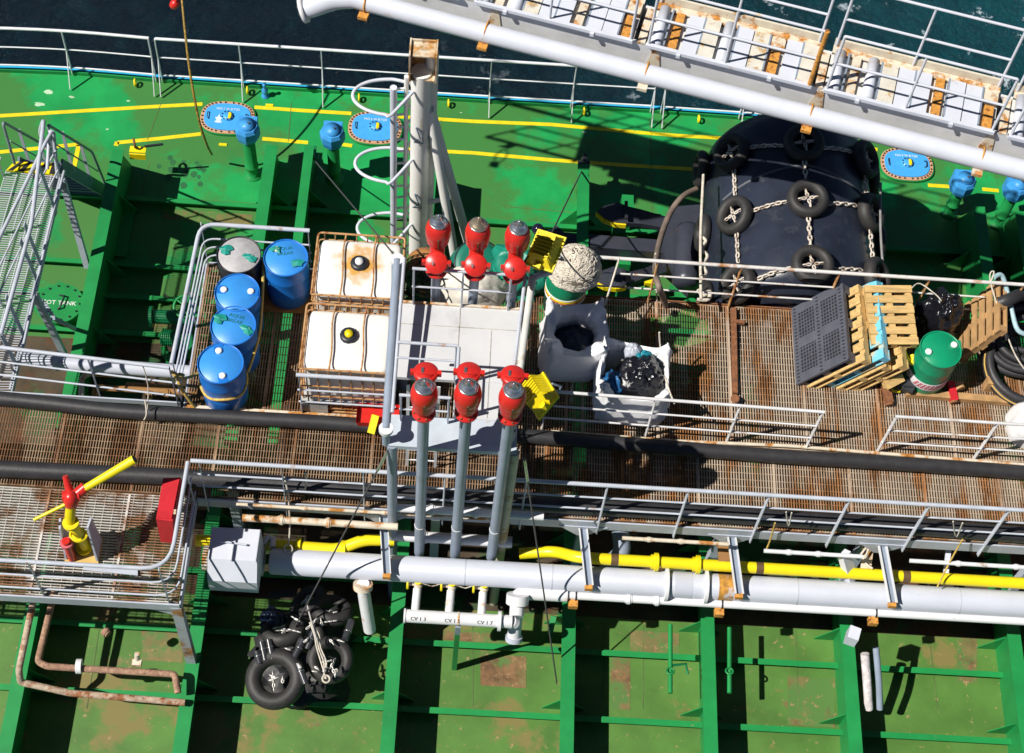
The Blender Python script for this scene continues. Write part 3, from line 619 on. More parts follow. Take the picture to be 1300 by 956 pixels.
# ================================================================ MAST
ZM = .7; ty = A(530,80,2.4+ZM).y; mxx = P2(530,200,ty).x+.03
t = thing('mast', 'white rust streaked mast with two slanted braces carrying the boom', 'mast', (mxx, ty, D))
MB().cyl((mxx,ty,D), (mxx,ty,2.25+ZM), .135, .135, 24).build('pole', mastw, t)
MB().cyl((mxx+.13,ty+.12,D), (mxx+.13,ty+.12,2.5+ZM), .085, .085, 18).build('rear_pole', mastw, t)
h = A(538,82,2.45)
hb = MB()
c = V((mxx+.02, ty, 2.45+ZM)); hx, hy, hz = .17, .15, .26
hb.box(c+V((-hx,0,0)), (.02,2*hy,2*hz)); hb.box(c+V((hx,0,0)), (.02,2*hy,2*hz)); hb.box(c+V((0,hy-.02,0)), (2*hx-.03,.02,2*hz)); hb.box(c+V((0,0,-hz+.01)), (2*hx-.03,2*hy-.05,.02))
hb.box(c+V((0,.0,hz-.05)), (2*hx-.03,2*hy-.06,.02)); hb.build('head_bracket', mat('head_paint', (.66,.56,.42), rust=.7, scale=3, rust_col=(.6,.3,.08)), t)
0 and MB().prism([(mxx-.45,ty+.40,2.26), (mxx+.75,ty+.15,2.26), (mxx+.50,ty-.02,2.26), (mxx-.25,ty+.12,2.26)], (0,0,-.04)).build('gusset_plate', boomg, t)
for (bx, by, r_) in ((580,345,.065),(600,330,.07)):
    zb_ = P2(548,140,ty).z; foot = A(bx, by, -1.2); d = foot - V((mxx+.1,ty,zb_)); MB().cyl((mxx+.12,ty+(.05 if bx==600 else 0),zb_), foot+d*.35, r_, n=14).build('brace', mastw, t)
MB().cyl(V((mxx+.1,ty,P2(540,258,ty).z)), A(574,250,.1), .035, n=10).build('cross_tie', boomw, t)
# small clips on the mast
for zc in (P2(520,150,ty).z, P2(520,235,ty).z):
    p = V((mxx-.05, ty-.15, zc)); MB().tube([p, p+V((.06,-.02,-.22)), p+V((-.02,-.02,-.3)), p+V((.1,0,-.34)), p+V((.08,0,-.1)), p], .012, 6).build('cleat', postgrey, t)
# ladder with safety hoops
t = thing('mast_ladder', 'white ladder with round safety hoops on the left side of the mast', 'ladder', (mxx-.3, ty, D))
xl = P2(500,200,ty).x; xr = P2(513,200,ty).x+.02
MB().cyl((xl,ty-.06,D), (xl,ty-.06,1.95+ZM), .048, n=14).build('rail', boomw, t)
MB().cyl((xr,ty+.02,D), (xr,ty+.02,2.1+ZM), .03, n=12).build('rail', mastw, t)
for k in range(19): MB().cyl((xl,ty-.02,-2.3+k*.27), (xr+.02,ty+.02,-2.3+k*.27), .018, n=6).build('rung', white, t)
lb = MB()
for k in range(10): lb.bar((xr+.02,ty,-2.2+k*.5), (mxx-.1,ty,-1.95+k*.5), .02,.025); lb.bar((xr+.02,ty,-1.7+k*.5), (mxx-.1,ty,-1.95+k*.5), .02,.025)
lb.build('lattice', mastw, t)
for zc in [P2(475, y_, ty-.22).z for y_ in (122, 208, 290)]:
    pts = []
    for k in range(25):
        a = math.pi*(.5+k/24.0); pts.append(V((xl+.0+.52*math.cos(a)*1.0, ty-.22+.30*math.sin(a)*1.0, zc)))
    pts = [V((xr,ty+.05,zc))] + pts + [V((mxx-.1,ty-.12,zc+.02))]
    MB().tube(smooth(pts, 2), .024, 8).build('hoop', boomw, t)
# ================================================================ BOOM
o = A(650,49,3.2); u = (A(1300,214,3.2)-o); u.z = 0; u.normalize(); v = V((-u.y, u.x, 0)); Z = V((0,0,1))
def Bm(s, w, z=0): return o + u*s + v*w + Z*z
def sof(px, w, z):      # boom coordinate of an image column at offset w,z (by bisection)
    lo, hi = -12, 14
    for _ in range(40):
        m_ = (lo+hi)/2; c = ROT.transposed() @ (Bm(m_, w, z)-CAM); x = PX + F*c.x/-c.z
        if x < px: lo = m_
        else: hi = m_
    return lo
t = thing('boom', 'long white boom pipe on a grey box girder with rusty clamps, at the top right', 'boom', Bm(0,0))
s0 = sof(450,0,0)
MB().tube(smooth([A(384,12,3.06), A(397,9,3.10), A(425,0,3.16), Bm(s0,0)], 4)[:-1] + [Bm(s0,0), Bm(-.5,-.02), Bm(12,-.03)], .132, 24).build('pipe', boomw, t)
fc = A(386,12,3.06); fa = (A(397,9,3.10)-fc).normalized()
MB().lathe([(0,-.03),(.18,-.03),(.18,.02),(.13,.03)], fc, fa, 28).build('pipe_flange', boomg, t)
for k in range(10):
    a = k*.628; q = fa.orthogonal().normalized(); q2 = fa.cross(q); MB().cyl(fc+(q*math.cos(a)+q2*math.sin(a))*.155-fa*.045, fc+(q*math.cos(a)+q2*math.sin(a))*.155, .016, n=6).build('flange_bolt', dark, t)
sg0 = sof(432,.26,.02); gl_ = 12.5-sg0; gm_ = (12.5+sg0)/2
MB().box(Bm(gm_, .26, .02), (gl_, .04, .46), Matrix((u, v, Z)).transposed()).build('girder_web', boomg, t)
MB().box(Bm(gm_, .88, .02), (gl_, .04, .46), Matrix((u, v, Z)).transposed()).build('girder_web', boomg, t)
MB().box(Bm(gm_, .57, -.20), (gl_, .58, .03), Matrix((u, v, Z)).transposed()).build('girder_bottom', boomg, t)
for px_ in (238, 460, 612, 816, 1025, 1243):
    s = sof(px_, -.2, 0)
    MB().torus(Bm(s,0), u, .138, .012, 28, 8).build('clamp', orange, t)
    MB().box(Bm(s,-.17,-.10), (.13,.10,.05), Matrix((u,v,Z)).transposed()).build('clamp_foot', cream if px_ in (816,1243) else orange, t)
    MB().prism([Bm(s-.05,.236,-.10), Bm(s+.14,.236,-.10), Bm(s+.09,.236,.235), Bm(s+.02,.236,.235)], -v*.012).build('saddle', cream, t)
# walkway panels on the boom
panels = [(-400,-180),(-170,60),(75,330),(345,583),(602,803),(820,1030),(1046,1262),(1280,1500),(1510,1730)]
WN, WF, ZW = .19, 1.0, .30
def yw(px_): return sof(px_, WN, ZW)
labs = ['far left off the photo','far left outside','upper left','top edge left of the mast head','left of the first rail gap','middle one with orange end post','right, above the third hatch','right edge of the photo','off the right edge']
for i, (pa, pb) in enumerate(panels):
    if i < 2: continue
    a, b2_ = yw(pa), yw(pb)
    if i < 2: a, b2_ = -9.6+i*2.35, -9.6+i*2.35+2.2
    if i == 2: a, b2_ = -4.95, -2.85
    t = thing('boom_walkway', 'boom walkway panel with white rollers and railings, '+labs[i], 'walkway', Bm((a+b2_)/2, WN, ZW), 0, 'walkway panels along the boom')
    M3 = Matrix((u, v, Z)).transposed(); Lp = b2_-a; mid = (a+b2_)/2
    MB().box(Bm(mid, WN, ZW+.0), (Lp, .05, .05), M3).build('near_edge', boomw, t)
    MB().box(Bm(mid, WF, ZW+.03), (Lp, .03, .14), M3).build('far_edge', mat('far_edge_paint', (.66,.60,.48), rust=.4, scale=5, rust_col=(.62,.28,.06)), t)
    if i > 2: MB().box(Bm(mid, WF-.08, ZW-.02), (Lp, .12, .02), M3).build('floor_angle', cream, t)
    if i > 2: MB().box(Bm(mid, .57, ZW-.06), (Lp, .70, .02), M3).build('floor', mat('floor_pale', (.64,.62,.58), rust=.35, scale=3, rust_col=(.6,.42,.2)), t)
    n_ = 9; rnd = random.Random(i*5+3)
    kinds = [1,2,0,0,1,0,0,3,0,0] if i % 2 else [1,2,1,0,0,0,2,0,0,3]
    for k in range(10 if i > 2 else 0):
        s = a + Lp*(k+.5)/10; kd = kinds[k]
        if kd == 1: 
            rb = MB(); rb.lathe([(0,-.33),(.075,-.33),(.075,.33),(0,.33)], Bm(s,.57,ZW-.03), v, 18, ref=Z); rb.build('roller', boomw, t)
        elif kd == 3: MB().box(Bm(s,.40,ZW-.01), (.12,.40,.05), M3).build('patch', orange, t); MB().box(Bm(s,.76,ZW-.012), (.19,.22,.04), M3).build('cover_plate', cream, t)
        elif kd == 2: MB().box(Bm(s,.54,ZW-.02), (.11,.64,.05), M3).build('crossbar', cream if (k+i) % 3 else orange, t)
        else: MB().box(Bm(s,.54,ZW-.01+.012*(k%2)), (.205,.66,.04), M3).build('cover_plate', boomw if k % 3 else mat('cover_cream', (.66,.62,.54), rust=.45, scale=4, rust_col=(.6,.38,.15)), t)
        if k % 2: MB().box(Bm(a+Lp*k/10+.0,.56,ZW-.01), (.022,.64,.07), M3).build('divider', postgrey, t)
    for k in (.2,.75): MB().box(Bm(a+Lp*k, WN-.04, ZW-.01), (.05,.04,.05), M3).build('lug', boomw, t)
    pr_ = grey2 if i != 5 else grey2
    for w_, nm, hs in ((WN+.02, 'near', (1.0,.52)), (WF-.02, 'far', (1.05,.55))):
        pts = [Bm(a+.03,w_,ZW), Bm(a+.03,w_,ZW+hs[0]), Bm(b2_-.03,w_,ZW+hs[0]), Bm(b2_-.03,w_,ZW)]
        MB().tube(fillet(pts, .02), .019, 8).build(nm+'_rail', boomw, t)
        MB().tube([Bm(a+.03,w_,ZW+.5), Bm(b2_-.03,w_,ZW+.5)], .018, 8).build(nm+'_mid_rail', boomw, t)
        MB().cyl(Bm(mid-.05,w_,ZW), Bm(mid-.05,w_,ZW+hs[0]), .018, n=8).build(nm+'_post', boomw, t)
        if i == 5 and nm == 'near': MB().cyl(Bm(b2_-.03,w_-.01,ZW), Bm(b2_-.03,w_-.01,ZW+1.02), .031, n=10).build('rusty_post', orange, t)
    if i > 3: MB().box(Bm(a-.07,.54,ZW-.05), (.10,.60,.04), M3).build('gap_plate', cream, t)

# ================================================================ DECK FITTINGS
def hatch(px_, py_, label, num):
    c = A(px_, py_, D); t = thing('tank_hatch_cover', label, 'hatch cover', c, 0, 'blue oval hatch covers')
    def oval(a, b, z, n=48, e=2.6):
        out = []
        for k in range(n):
            th = 2*math.pi*k/n; cx, sx = math.cos(th), math.sin(th)
            out.append(c + V((a*abs(cx)**(2/e)*(1 if cx>0 else -1), b*abs(sx)**(2/e)*(1 if sx>0 else -1), z)))
        return out
    MB().prism(oval(.475,.36,0), (0,0,.05)).build('coaming', greenF, t)
    MB().prism(oval(.455,.345,.05), (0,0,.014)).build('gasket_ring', copper, t)
    MB().prism(oval(.39,.285,.064), (0,0,.02)).build('cover_plate', blueh, t)
    for p in oval(.425,.315,.064, 34): MB().cyl(p, p+V((0,0,.022)), .013, n=6).build('bolt', dark, t)
    b = MB(); b.lathe([(0,.03),(.10,.03),(.10,0)], c+V((0,0,.084)), n=20); b.build('centre_port', blueh, t)
    b = MB(); b.box(c+V((.045,0,.122)), (.05,.13,.012)); b.build('latch', yellowd, t)
    for k in range(9): a = k*.698; MB().cyl(c+V((.088*math.cos(a),.088*math.sin(a),.11)), c+V((.088*math.cos(a),.088*math.sin(a),.13)), .012, n=6).build('port_bolt', dark, t)
    for sx in (-1, 1):
        MB().tube([c+V((sx*.30,-.07,.085)), c+V((sx*.33,-.05,.12)), c+V((sx*.33,.05,.12)), c+V((sx*.30,.07,.085))], .009, 6).build('handle', dark, t)
    text(num, .062, c+V((0,.16,.088)), whitem, 'lettering', t)
hatch(289,152,'blue oval hatch cover left of the first blue vent head, with a white paint splash','NO.1 W.B.T(S)')
hatch(476,165,'blue oval hatch cover partly hidden by the mast ladder','NO.2 W.B.T(S)')
hatch(1150,211,'blue oval hatch cover right of the black fender, under the boom','NO.3 W.B.T(S)')
c = A(277,152,D+.0885); MB_s = MB().prism([c+V((-.06,-.05,0)), c+V((.01,-.07,0)), c+V((.07,-.05,0)), c+V((.04,-.01,0)), c+V((.06,.05,0)), c+V((.02,.06,0)), c+V((.01,.13,0)), c+V((-.02,.06,0)), c+V((-.06,.05,0)), c+V((-.03,.0,0))], (0,0,.002)).build('paint_splash', mat('splash', (.62,.72,.80))); MB_s['kind'] = 'structure'
def vent(px_, py_, fx, fy, label):
    f_ = A(fx, fy, D); hz = None
    # height from the image of the head
    best = None
    for k in range(60):
        z = .3+k*.03; c = ROT.transposed() @ (f_+V((0,0,z))-CAM); y = PY - F*c.y/-c.z
        if best is None or abs(y-py_) < best[0]: best = (abs(y-py_), z)
    H_ = best[1]; t = thing('tank_vent', label, 'vent', f_, 0, 'green posts with blue vent heads')
    b = MB(); b.lathe([(.15,0),(.15,.02),(.085,.025),(.10,.25),(.115,.26),(.115,.28),(.10,.29),(.10,H_-.15)], f_); b.build('post', greenF, t)
    c = f_+V((0,0,H_-.2)); b = MB(); b.lathe([(.10,-.02),(.18,.0),(.205,.10),(.205,.24),(.17,.30),(.0,.305)], c, n=8); b.sm = [False]*len(b.sm); b.build('head', bluev, t)
    b = MB(); b.box(c+V((.0,.10,.10)), (.30,.20,.36)); b.build('side_housing', bluev, t)
    b = MB(); b.lathe([(.13,0),(.14,.018),(.0,.034)], c+V((0,0,.305))); b.build('lid', bluev, t)
    MB().cyl(c+V((.03,0,.33)), c+V((.03,0,.36)), .02, n=8).build('cap_nut', steel, t)
vent(317,163,321,222,'blue vent head on green post beside the first hatch cover')
vent(418,170,425,228,'blue vent head second from the left, just above the drum pen')
vent(1218,232,1204,270,'blue vent head below the boom pipe, left of the two at the right')
vent(1279,238,1266,284,'blue vent head nearest the right edge of the photo')
c = A(337,122,D); b = MB(); b.lathe([(.07,0),(.07,.02),(.04,.04),(.05,.12),(.06,.16),(.03,.2),(.025,.28),(.04,.3),(.0,.32)], c, n=14); tag(b.build('sounding_pipe', bluev), 'little blue capped sounding pipe near the ship side railing', 'sounding pipe')
# green round manhole and handwheel valve
c = A(76,386,D+.35); t = thing('round_manhole', 'round green bolted manhole cover with white lettering beside the walkway leg', 'manhole', c-V((0,0,.35)))
MB().cyl(c-V((0,0,.35)), c, .27, n=28).build('collar', greenF, t); MB().cyl(c, c+V((0,0,.03)), .36, n=32).build('cover', greenF, t)
for k in range(14): a = k*.4488; MB().cyl(c+V((.31*math.cos(a),.31*math.sin(a),.03)), c+V((.31*math.cos(a),.31*math.sin(a),.055)), .015, n=6).build('bolt', dark, t)
MB().tube([c+V((.0,-.12,.03)), c+V((.04,-.10,.09)), c+V((.07,.10,.09)), c+V((-.02,.14,.03))], .015, 6).build('handle', dark, t)
text('COT TANK', .105, c+V((-.01,-.0,.034)), whitem, 'lettering', t)
c = A(232,412,D); t = thing('handwheel_valve', 'dark green deck valve with spoked handwheel left of the drums', 'valve', c)
hw = A(235,389,D+.75)
MB().torus(hw, (0,-.3,1), .17, .022, 26, 8).build('handwheel', greenF, t)
b = MB()
for k in range(5):
    a = k*1.2566; q = V((math.cos(a), math.sin(a)*.95, math.sin(a)*.28))*.15; b.tube([hw, hw+q], .014, 6)
b.cyl(hw-V((0,0,.08)), hw+V((0,0,.03)), .03, n=10); b.build('spokes', greenF, t)
MB().cyl(hw-V((0,0,.05)), V((hw.x,hw.y,D+.2)), .03, n=10).build('stem', greenD, t)
MB().cyl(A(192,402,D+.5), A(262,404,D+.5), .11, n=18).build('body_pipe', greenD, t)
MB().cyl(A(190,402,D+.5), A(194,402,D+.5), .17, n=18).build('end_flange', greenD, t)
b = MB()
for k in range(12): b.torus(lerp(A(207,428,D+.35), A(235,432,D+.35), k/11), (1,.0,0), .12, .016, 18, 6)
b.cyl(A(205,428,D+.35), A(238,432,D+.35), .11, n=18); b.build('ribbed_housing', greenD, t)
MB().cyl(A(232,432,D), A(232,432,D+.45), .17, n=16).build('pedestal', greenD, t)
MB().bar(A(208,442,D+.15), A(222,478,D+.15), .10, .12).build('foot_bracket', greenF, t)
MB().bar(A(238,448,D+.1), A(268,452,D+.1), .18, .10).build('base_plate', greenF, t)
for a_1, b_1 in (((214,378),(208,374)),((240,372),(248,374)),((232,425),(236,432))): MB().cyl(A(*a_1,D+.7), A(*b_1,D+.75), .02, n=8).build('bolt_rod', steelr, t)
# horizontal white pipe under left railing + rusty flanged pipes
def pipe(name, label, pts, r, m, z=None, flanges=(), fm=None, cat='pipe', group=None, fil=.12, bands=(), bm_=None):
    P_ = [V(p) for p in pts]; t = thing(name, label, cat, P_[0], 0, group)
    MB().tube(fillet(P_, fil), r, 18).build('tube', m, t)
    for f in flanges:
        p = lerp(P_[0], P_[-1], f); d = (P_[-1]-P_[0]).normalized(); MB().cyl(p-d*.02, p+d*.02, r*1.42, n=20).build('flange', fm or m, t)
        MB().cyl(p-d*.045, p+d*.045, r*1.15, n=20).build('collar', fm or m, t)
    for f in bands:
        p = lerp(P_[0], P_[-1], f); d = (P_[-1]-P_[0]).normalized(); MB().cyl(p-d*.05, p+d*.05, r*1.012, n=20).build('band', bm_ or dark, t)
    return t
pipe('deck_pipe', 'pale grey pipe running under the railing left of the drums', [A(30,455,-.7), A(64,460,-.7), A(245,473,-.7)], .10, pipegrey, flanges=(.2,), bands=(.55,))
pipe('deck_pipe', 'small cream elbow pipe under the left railing', [A(103,505,-1.0), A(104,480,-1.0), A(112,474,-1.0), A(190,478,-1.0)], .04, cream)
pipe('deck_pipe', 'short rusty elbow pipe under the left railing', [A(120,505,-1.2), A(122,492,-1.2), A(235,498,-1.2)], .045, flesh, flanges=(.6,.8))
pipe('deck_pipe', 'rusty brown flanged pipe next to the drum pen corner', [A(160,490,-1.5), A(250,496,-1.5)], .06, flesh, flanges=(.3,.7))
tag(MB().box(A(145,291,D+.15)-V((0,0,.1)), (.5,.9,.02)).build('deck_plate_patch', greenF), 'green raised plate between frames right of the side walkway', 'plate')
# ================================================================ DRUMS, TANKS, CARGO
def drum(name, label, c, body, lid, rz=0, bungs=((0,.19),(0,-.19)), tape=False, group=None, r=.302, H=.88, tip=None, cat='drum', bandm=None):
    t = thing(name, label, cat, c, rz, group)
    b = MB(); b.lathe([(0,.0),(r*.93,0),(r*.97,.03),(r*.985,.22),(r*1.01,.27),(r*1.01,.30),(r*.985,.34),(r*.985,.55),(r*1.01,.59),(r*1.01,.62),(r*.98,.66),(r*.96,H-.08),(r*.97,H-.05),(r*1.0,H-.03),(r*1.0,H),(r*.965,H+.004),(r*.95,H-.02)], (0,0,0), n=40); b.build('body', body, t, True)
    b = MB(); b.lathe([(r*.955,H-.022),(r*.90,H-.018),(r*.88,H-.012),(0,H-.012)], (0,0,0), n=40); b.build('lid', lid, t, True)
    for i, (x, y) in enumerate(bungs):
        b = MB(); b.lathe([(.045,0),(.045,.022),(.03,.03),(0,.03)], (x, y, H-.012), n=16); b.build('bung', whitem if not tape else mat('bung_cream', (.7,.66,.5)), t, True)
        if not tape: MB().box((x*1.2, y*1.2, H-.010), (.12,.13,.004)).build('bung_recess', body, t, True)
    if tape:
        for i, (x, y) in enumerate(bungs):
            rr = random.Random(i*7+int(c[0]*10)); pts = []
            for k in range(11):
                a = k*.571; q = .05+.075*rr.random(); pts.append((x+q*math.cos(a), y+q*math.sin(a)*.75, H+.004+.012*rr.random()))
            o_ = MB(); o_.add([(x, y, H+.03)]+pts, [(0, k+1, (k+1) % 11+1) for k in range(11)]); o_.build('tape', teal, t, True)
    return t
gd_ = 'blue plastic drums'
def dpos(px_, py_): return A(px_, py_, .88)-V((0,0,.88))
d1 = drum('plastic_drum', 'front blue drum of the row, tied to the railing with yellow rope', dpos(280,461), blued, bluelid, .25, group=gd_)
d2 = drum('plastic_drum', 'blue drum third in the row, with torn teal tape on both bungs', dpos(296,413), blued, bluelid, -.2, bungs=((-.2,.05),(.2,-.02)), tape=True, group=gd_)
d3 = drum('plastic_drum', 'blue drum right in front of the grey lidded drum, two pale bungs without tape', dpos(301,371), blued, bluelid, 0, bungs=((-.18,.03),(.18,.03)), group=gd_)
d4 = drum('plastic_drum', 'dark drum with scuffed grey lid and teal taped bungs at the back of the row', dpos(303,323), dark, gdrum, .1, bungs=((-.17,.08),(.16,-.06)), tape=True)
d5 = drum('plastic_drum', 'single blue drum standing left of the rear white tank, teal tape on its lid', dpos(363,328), blued, bluelid, .2, bungs=((-.12,.15),(.15,-.10)), tape=True, group=gd_)
MB().lathe([(.288,.30),(.292,.31),(.292,.325),(.288,.335)], (0,0,0), n=36).build('twine', ropew, d5, True)
for dd, txt_, m_ in ((d4,'LUBE',blackm),(d3,'AQUA',whitem),(d2,'ABC',greenD)):
    pass
for dd, w1, w2, m_ in ((d2,'AQUA','BREAK',mat('mark_green', (.01,.16,.14))),(d5,'AQUA','BREAK',MATS['mark_green'])):
    text(w1, .075, V((0,.15,.872)), m_, 'lettering', None).parent = dd; text(w2, .075, V((0,.07,.872)), m_, 'lettering', None).parent = dd
MB().box(wloc(d5)+V((0,0,-.0)), (.85,.75,.05)); tag(MB().box(wloc(d5)+V((0,0,.012)), (.8,.66,.02)).build('brown_board', flesh), 'brown board lying under the single blue drum', 'board')
d5.location.z = .024
# ropes round the row
pts = []
c1 = wloc(d1)
for k in range(17):
    a = R(-200+k*15); pts.append(c1+V((.305*math.cos(a), .305*math.sin(a), .42+.03*math.sin(k))))
pts = [V((-4.40,-1.24,.75)), V((-4.3,-1.25,.62))]+pts
MBr = MB().tube(smooth(pts, 3), .020, 7); MBr.tube(smooth([V((-4.44,-1.24,.80)), V((-4.36,-1.3,.72)), V((-4.30,-1.22,.66)), V((-4.40,-1.2,.60)), V((-4.33,-1.3,.4)), V((-4.2,-1.36,.05))], 4), .022, 7)
tag(MBr.build('tie_rope', ropey), 'yellow tie rope round the front blue drum', 'rope')
rp = [wloc(d1)+V((.31,.1,.5)), wloc(d2)+V((.31,.0,.6)), wloc(d3)+V((.31,0,.62)), wloc(d4)+V((.31,.1,.66))]
tag(MB().tube(smooth(rp, 5), .022, 7).build('tie_rope', ropey), 'dark yellowish rope strung along the right side of the drum row', 'rope')

def ibc(label, c, face):
    t = thing('bulk_tank', label, 'tank', c, 0, 'white caged plastic tanks')
    L_, W_, H_ = 1.16, .98, 1.0
    def lobe(x0, x1, nm):
        b = MB(); e = .07; z0, z1 = .15, 1.13
        prof = [(x0,.0),(x0,.0)]
        nx, ny = 8, 10; vs = []; fs = []
        # rounded box by superellipsoid
        cx, cy, cz = (x0+x1)/2, 0, (z0+z1)/2; hx, hy, hz = (x1-x0)/2, W_/2-.03, (z1-z0)/2
        nu, nv = 28, 14
        def sp(v_, p): return (abs(v_)**p)*(1 if v_ >= 0 else -1)
        for j in range(nv+1):
            ph = -math.pi/2+math.pi*j/nv
            for i in range(nu):
                th = 2*math.pi*i/nu; e1, e2 = .22, .28
                vs.append((cx+hx*sp(math.cos(ph),e1)*sp(math.cos(th),e2), cy+hy*sp(math.cos(ph),e1)*sp(math.sin(th),e2), cz+hz*sp(math.sin(ph),e1)))
        for j in range(nv):
            for i in range(nu): fs.append((j*nu+i, j*nu+(i+1)%nu, (j+1)*nu+(i+1)%nu, (j+1)*nu+i))
        b.add(vs, fs, True); return b
    b = MB()
    for x0, x1 in ((-.56,-.09),(-.29,.29),(.09,.56)):
        l_ = lobe(x0, x1, ''); b.add(l_.v, l_.f, True)
    b.build('bottle', ibcm, t, True)
    b = MB(); b.lathe([(.12,-.02),(.12,.03),(.10,.05),(.06,.05)], (0,.05,1.13), n=12); b.build('lid', dark, t, True)
    b = MB(); b.lathe([(.055,.0),(.055,.03),(0,.035)], (0,.05,1.18), n=14); b.build('cap', whitem if face else yellowd, t, True)
    c_ = MB()
    X_, Y_ = .585, .495
    for z in (.22,.45,.72,1.0,1.16): c_.tube(fillet([(-X_,-Y_,z),(X_,-Y_,z),(X_,Y_,z),(-X_,Y_,z),(-X_,-Y_,z)], .06, 3), .012 if z < 1.1 else .016, 6)
    for k in range(8):
        x = -X_+.08+k*(2*X_-.16)/7
        for y in (-Y_, Y_): c_.cyl((x,y,.16), (x,y,1.16), .010, n=6)
    for k in range(6):
        y = -Y_+.08+k*(2*Y_-.16)/5
        for x in (-X_, X_): c_.cyl((x,y,.16), (x,y,1.16), .010, n=6)
    for x in (-.21, .20): c_.tube(smooth([(x,-Y_,1.16),(x+.01,-.2,1.175),(x-.02,.2,1.17),(x,Y_,1.16)], 3), .012, 6)
    c_.build('cage', cage, t, True)
    p_ = MB()
    for z in (.03,.13): p_.box((0,0,z), (1.18,1.0,.03))
    for x in (-.5,0,.5):
        for y in (-.4,0,.4): p_.box((x,y,.08), (.12,.12,.07))
    p_.build('pallet', cage, t, True)
    return t
ib1 = ibc('near white plastic tank in a rusty cage, with a yellow centred cap', V((-2.17,-.80,.0)), False)
# yellow stain of its own shape round the lid of the far tank
ib2 = ibc('far white plastic tank in a rusty cage, brown stain round its lid', V((-2.13,.33,.0)), True)
mt = ibcm.copy(); mt.name = 'tank_plastic_stained'; nt = mt.node_tree; N = nt.nodes; L = nt.links; bs = N['Principled BSDF']; src = bs.inputs['Base Color'].links[0].from_socket
ge = N.new('ShaderNodeNewGeometry'); di = N.new('ShaderNodeVectorMath'); di.operation = 'DISTANCE'; di.inputs[1].default_value = (-2.13, .38, 1.13); L.new(ge.outputs['Position'], di.inputs[0])
nz = N.new('ShaderNodeTexNoise'); nz.inputs['Scale'].default_value = 7; nz.inputs['Detail'].default_value = 6; L.new(ge.outputs['Position'], nz.inputs['Vector'])
am = N.new('ShaderNodeMath'); am.operation = 'MULTIPLY_ADD'; am.inputs[1].default_value = .45; L.new(nz.outputs['Fac'], am.inputs[0]); L.new(di.outputs['Value'], am.inputs[2])
mr = N.new('ShaderNodeMapRange'); mr.inputs['From Min'].default_value = .56; mr.inputs['From Max'].default_value = .38; L.new(am.outputs[0], mr.inputs['Value'])
mx = N.new('ShaderNodeMix'); mx.data_type = 'RGBA'; L.new(mr.outputs[0], mx.inputs[0]); L.new(src, mx.inputs[6]); mx.inputs[7].default_value = (.62,.34,.08,1); L.new(mx.outputs[2], bs.inputs['Base Color'])
for ch in ib2.children:
    if ch.name.startswith('bottle'): ch.data.materials[0] = mt
# chest etc. in front of tanks
c = V((-2.45,-1.22,.0)); t = thing('metal_chest', 'low grey metal chest in front of the near white tank', 'chest', c)
MB().box(A(404,520,.1)+V((-.05,.1,.02)), (.36,.22,.24)).build('box', mat('chest_paint', (.42,.42,.40), rust=.4, scale=4), t)
MB().box(A(450,508,.3)+V((.0,.06,0)), (.95,.20,.02)).build('lid', grey, t)
MB().box(A(450,512,.15)+V((.0,.04,0)), (.9,.02,.22)).build('front', postgrey, t)
c = A(478,540,.0); t = thing('red_bucket', 'red bin with a yellow strap beside the foot of the valve platform', 'bin', c)
b = MB(); b.add([c+V((-.2,-.10,0)), c+V((.16,-.10,0)), c+V((.16,.12,0)), c+V((-.2,.12,0)), c+V((-.26,-.14,.32)), c+V((.30,-.14,.32)), c+V((.30,.16,.32)), c+V((-.26,.16,.32))], [(3,2,1,0),(0,1,5,4),(1,2,6,5),(2,3,7,6),(3,0,4,7)]); b.add([c+V((-.24,-.12,.24)), c+V((.27,-.12,.24)), c+V((.27,.14,.24)), c+V((-.24,.14,.24))], [(0,1,2,3)]); b.build('body', red, t)
MB().bar(A(477,527,.38), A(471,550,.22), .10, .03).build('strap', yellowd, t)
# things behind the valve platform
c = A(543,352,.45); t = thing('round_tank_end', 'rusty brown round drum end wrapped in black net behind the valve platform', 'drum', c)
b = MB(); b.lathe([(0,0),(.28,0),(.30,.02),(.30,-.5),(.28,-.55),(0,-.55)], c, (.1,-.75,.66), 32); b.build('shell', mat('drum_brown', (.40,.17,.05), rust=.5, scale=2, rust_col=(.05,.22,.06), var=.3), t)
b = MB()
for k in range(5): a = -.6+k*.3; b.torus(c+V((0,-.01,.0)), (.1,-.75,.66), .06+.06*k, .008, 26, 6)
for k in range(6): a = k*.52; q = V((math.cos(a),math.sin(a)*.66,math.sin(a)*.75))*.3; b.tube([c-q+V((0,-.02,.02)), c+q+V((0,-.02,.02))], .008, 6)
b.build('net', dark, t)
c = A(604,338,.10); t = thing('green_buoy', 'large green drum lying behind the middle red valve', 'buoy', c-V((0,0,.35)))
b = MB(); b.lathe([(0,.18),(.26,.175),(.34,.15),(.36,.1),(.36,-.2),(.3,-.4),(0,-.42)], c, (.25,-.3,.9), 32); b.build('shell', mat('buoy_teal', (.006,.16,.11), rough=.5, dirt=.3, chips=.3), t)
MB().torus(c+V((.05,-.05,.12)), (.25,-.3,.9), .365, .014, 36, 6).build('band', dark, t)
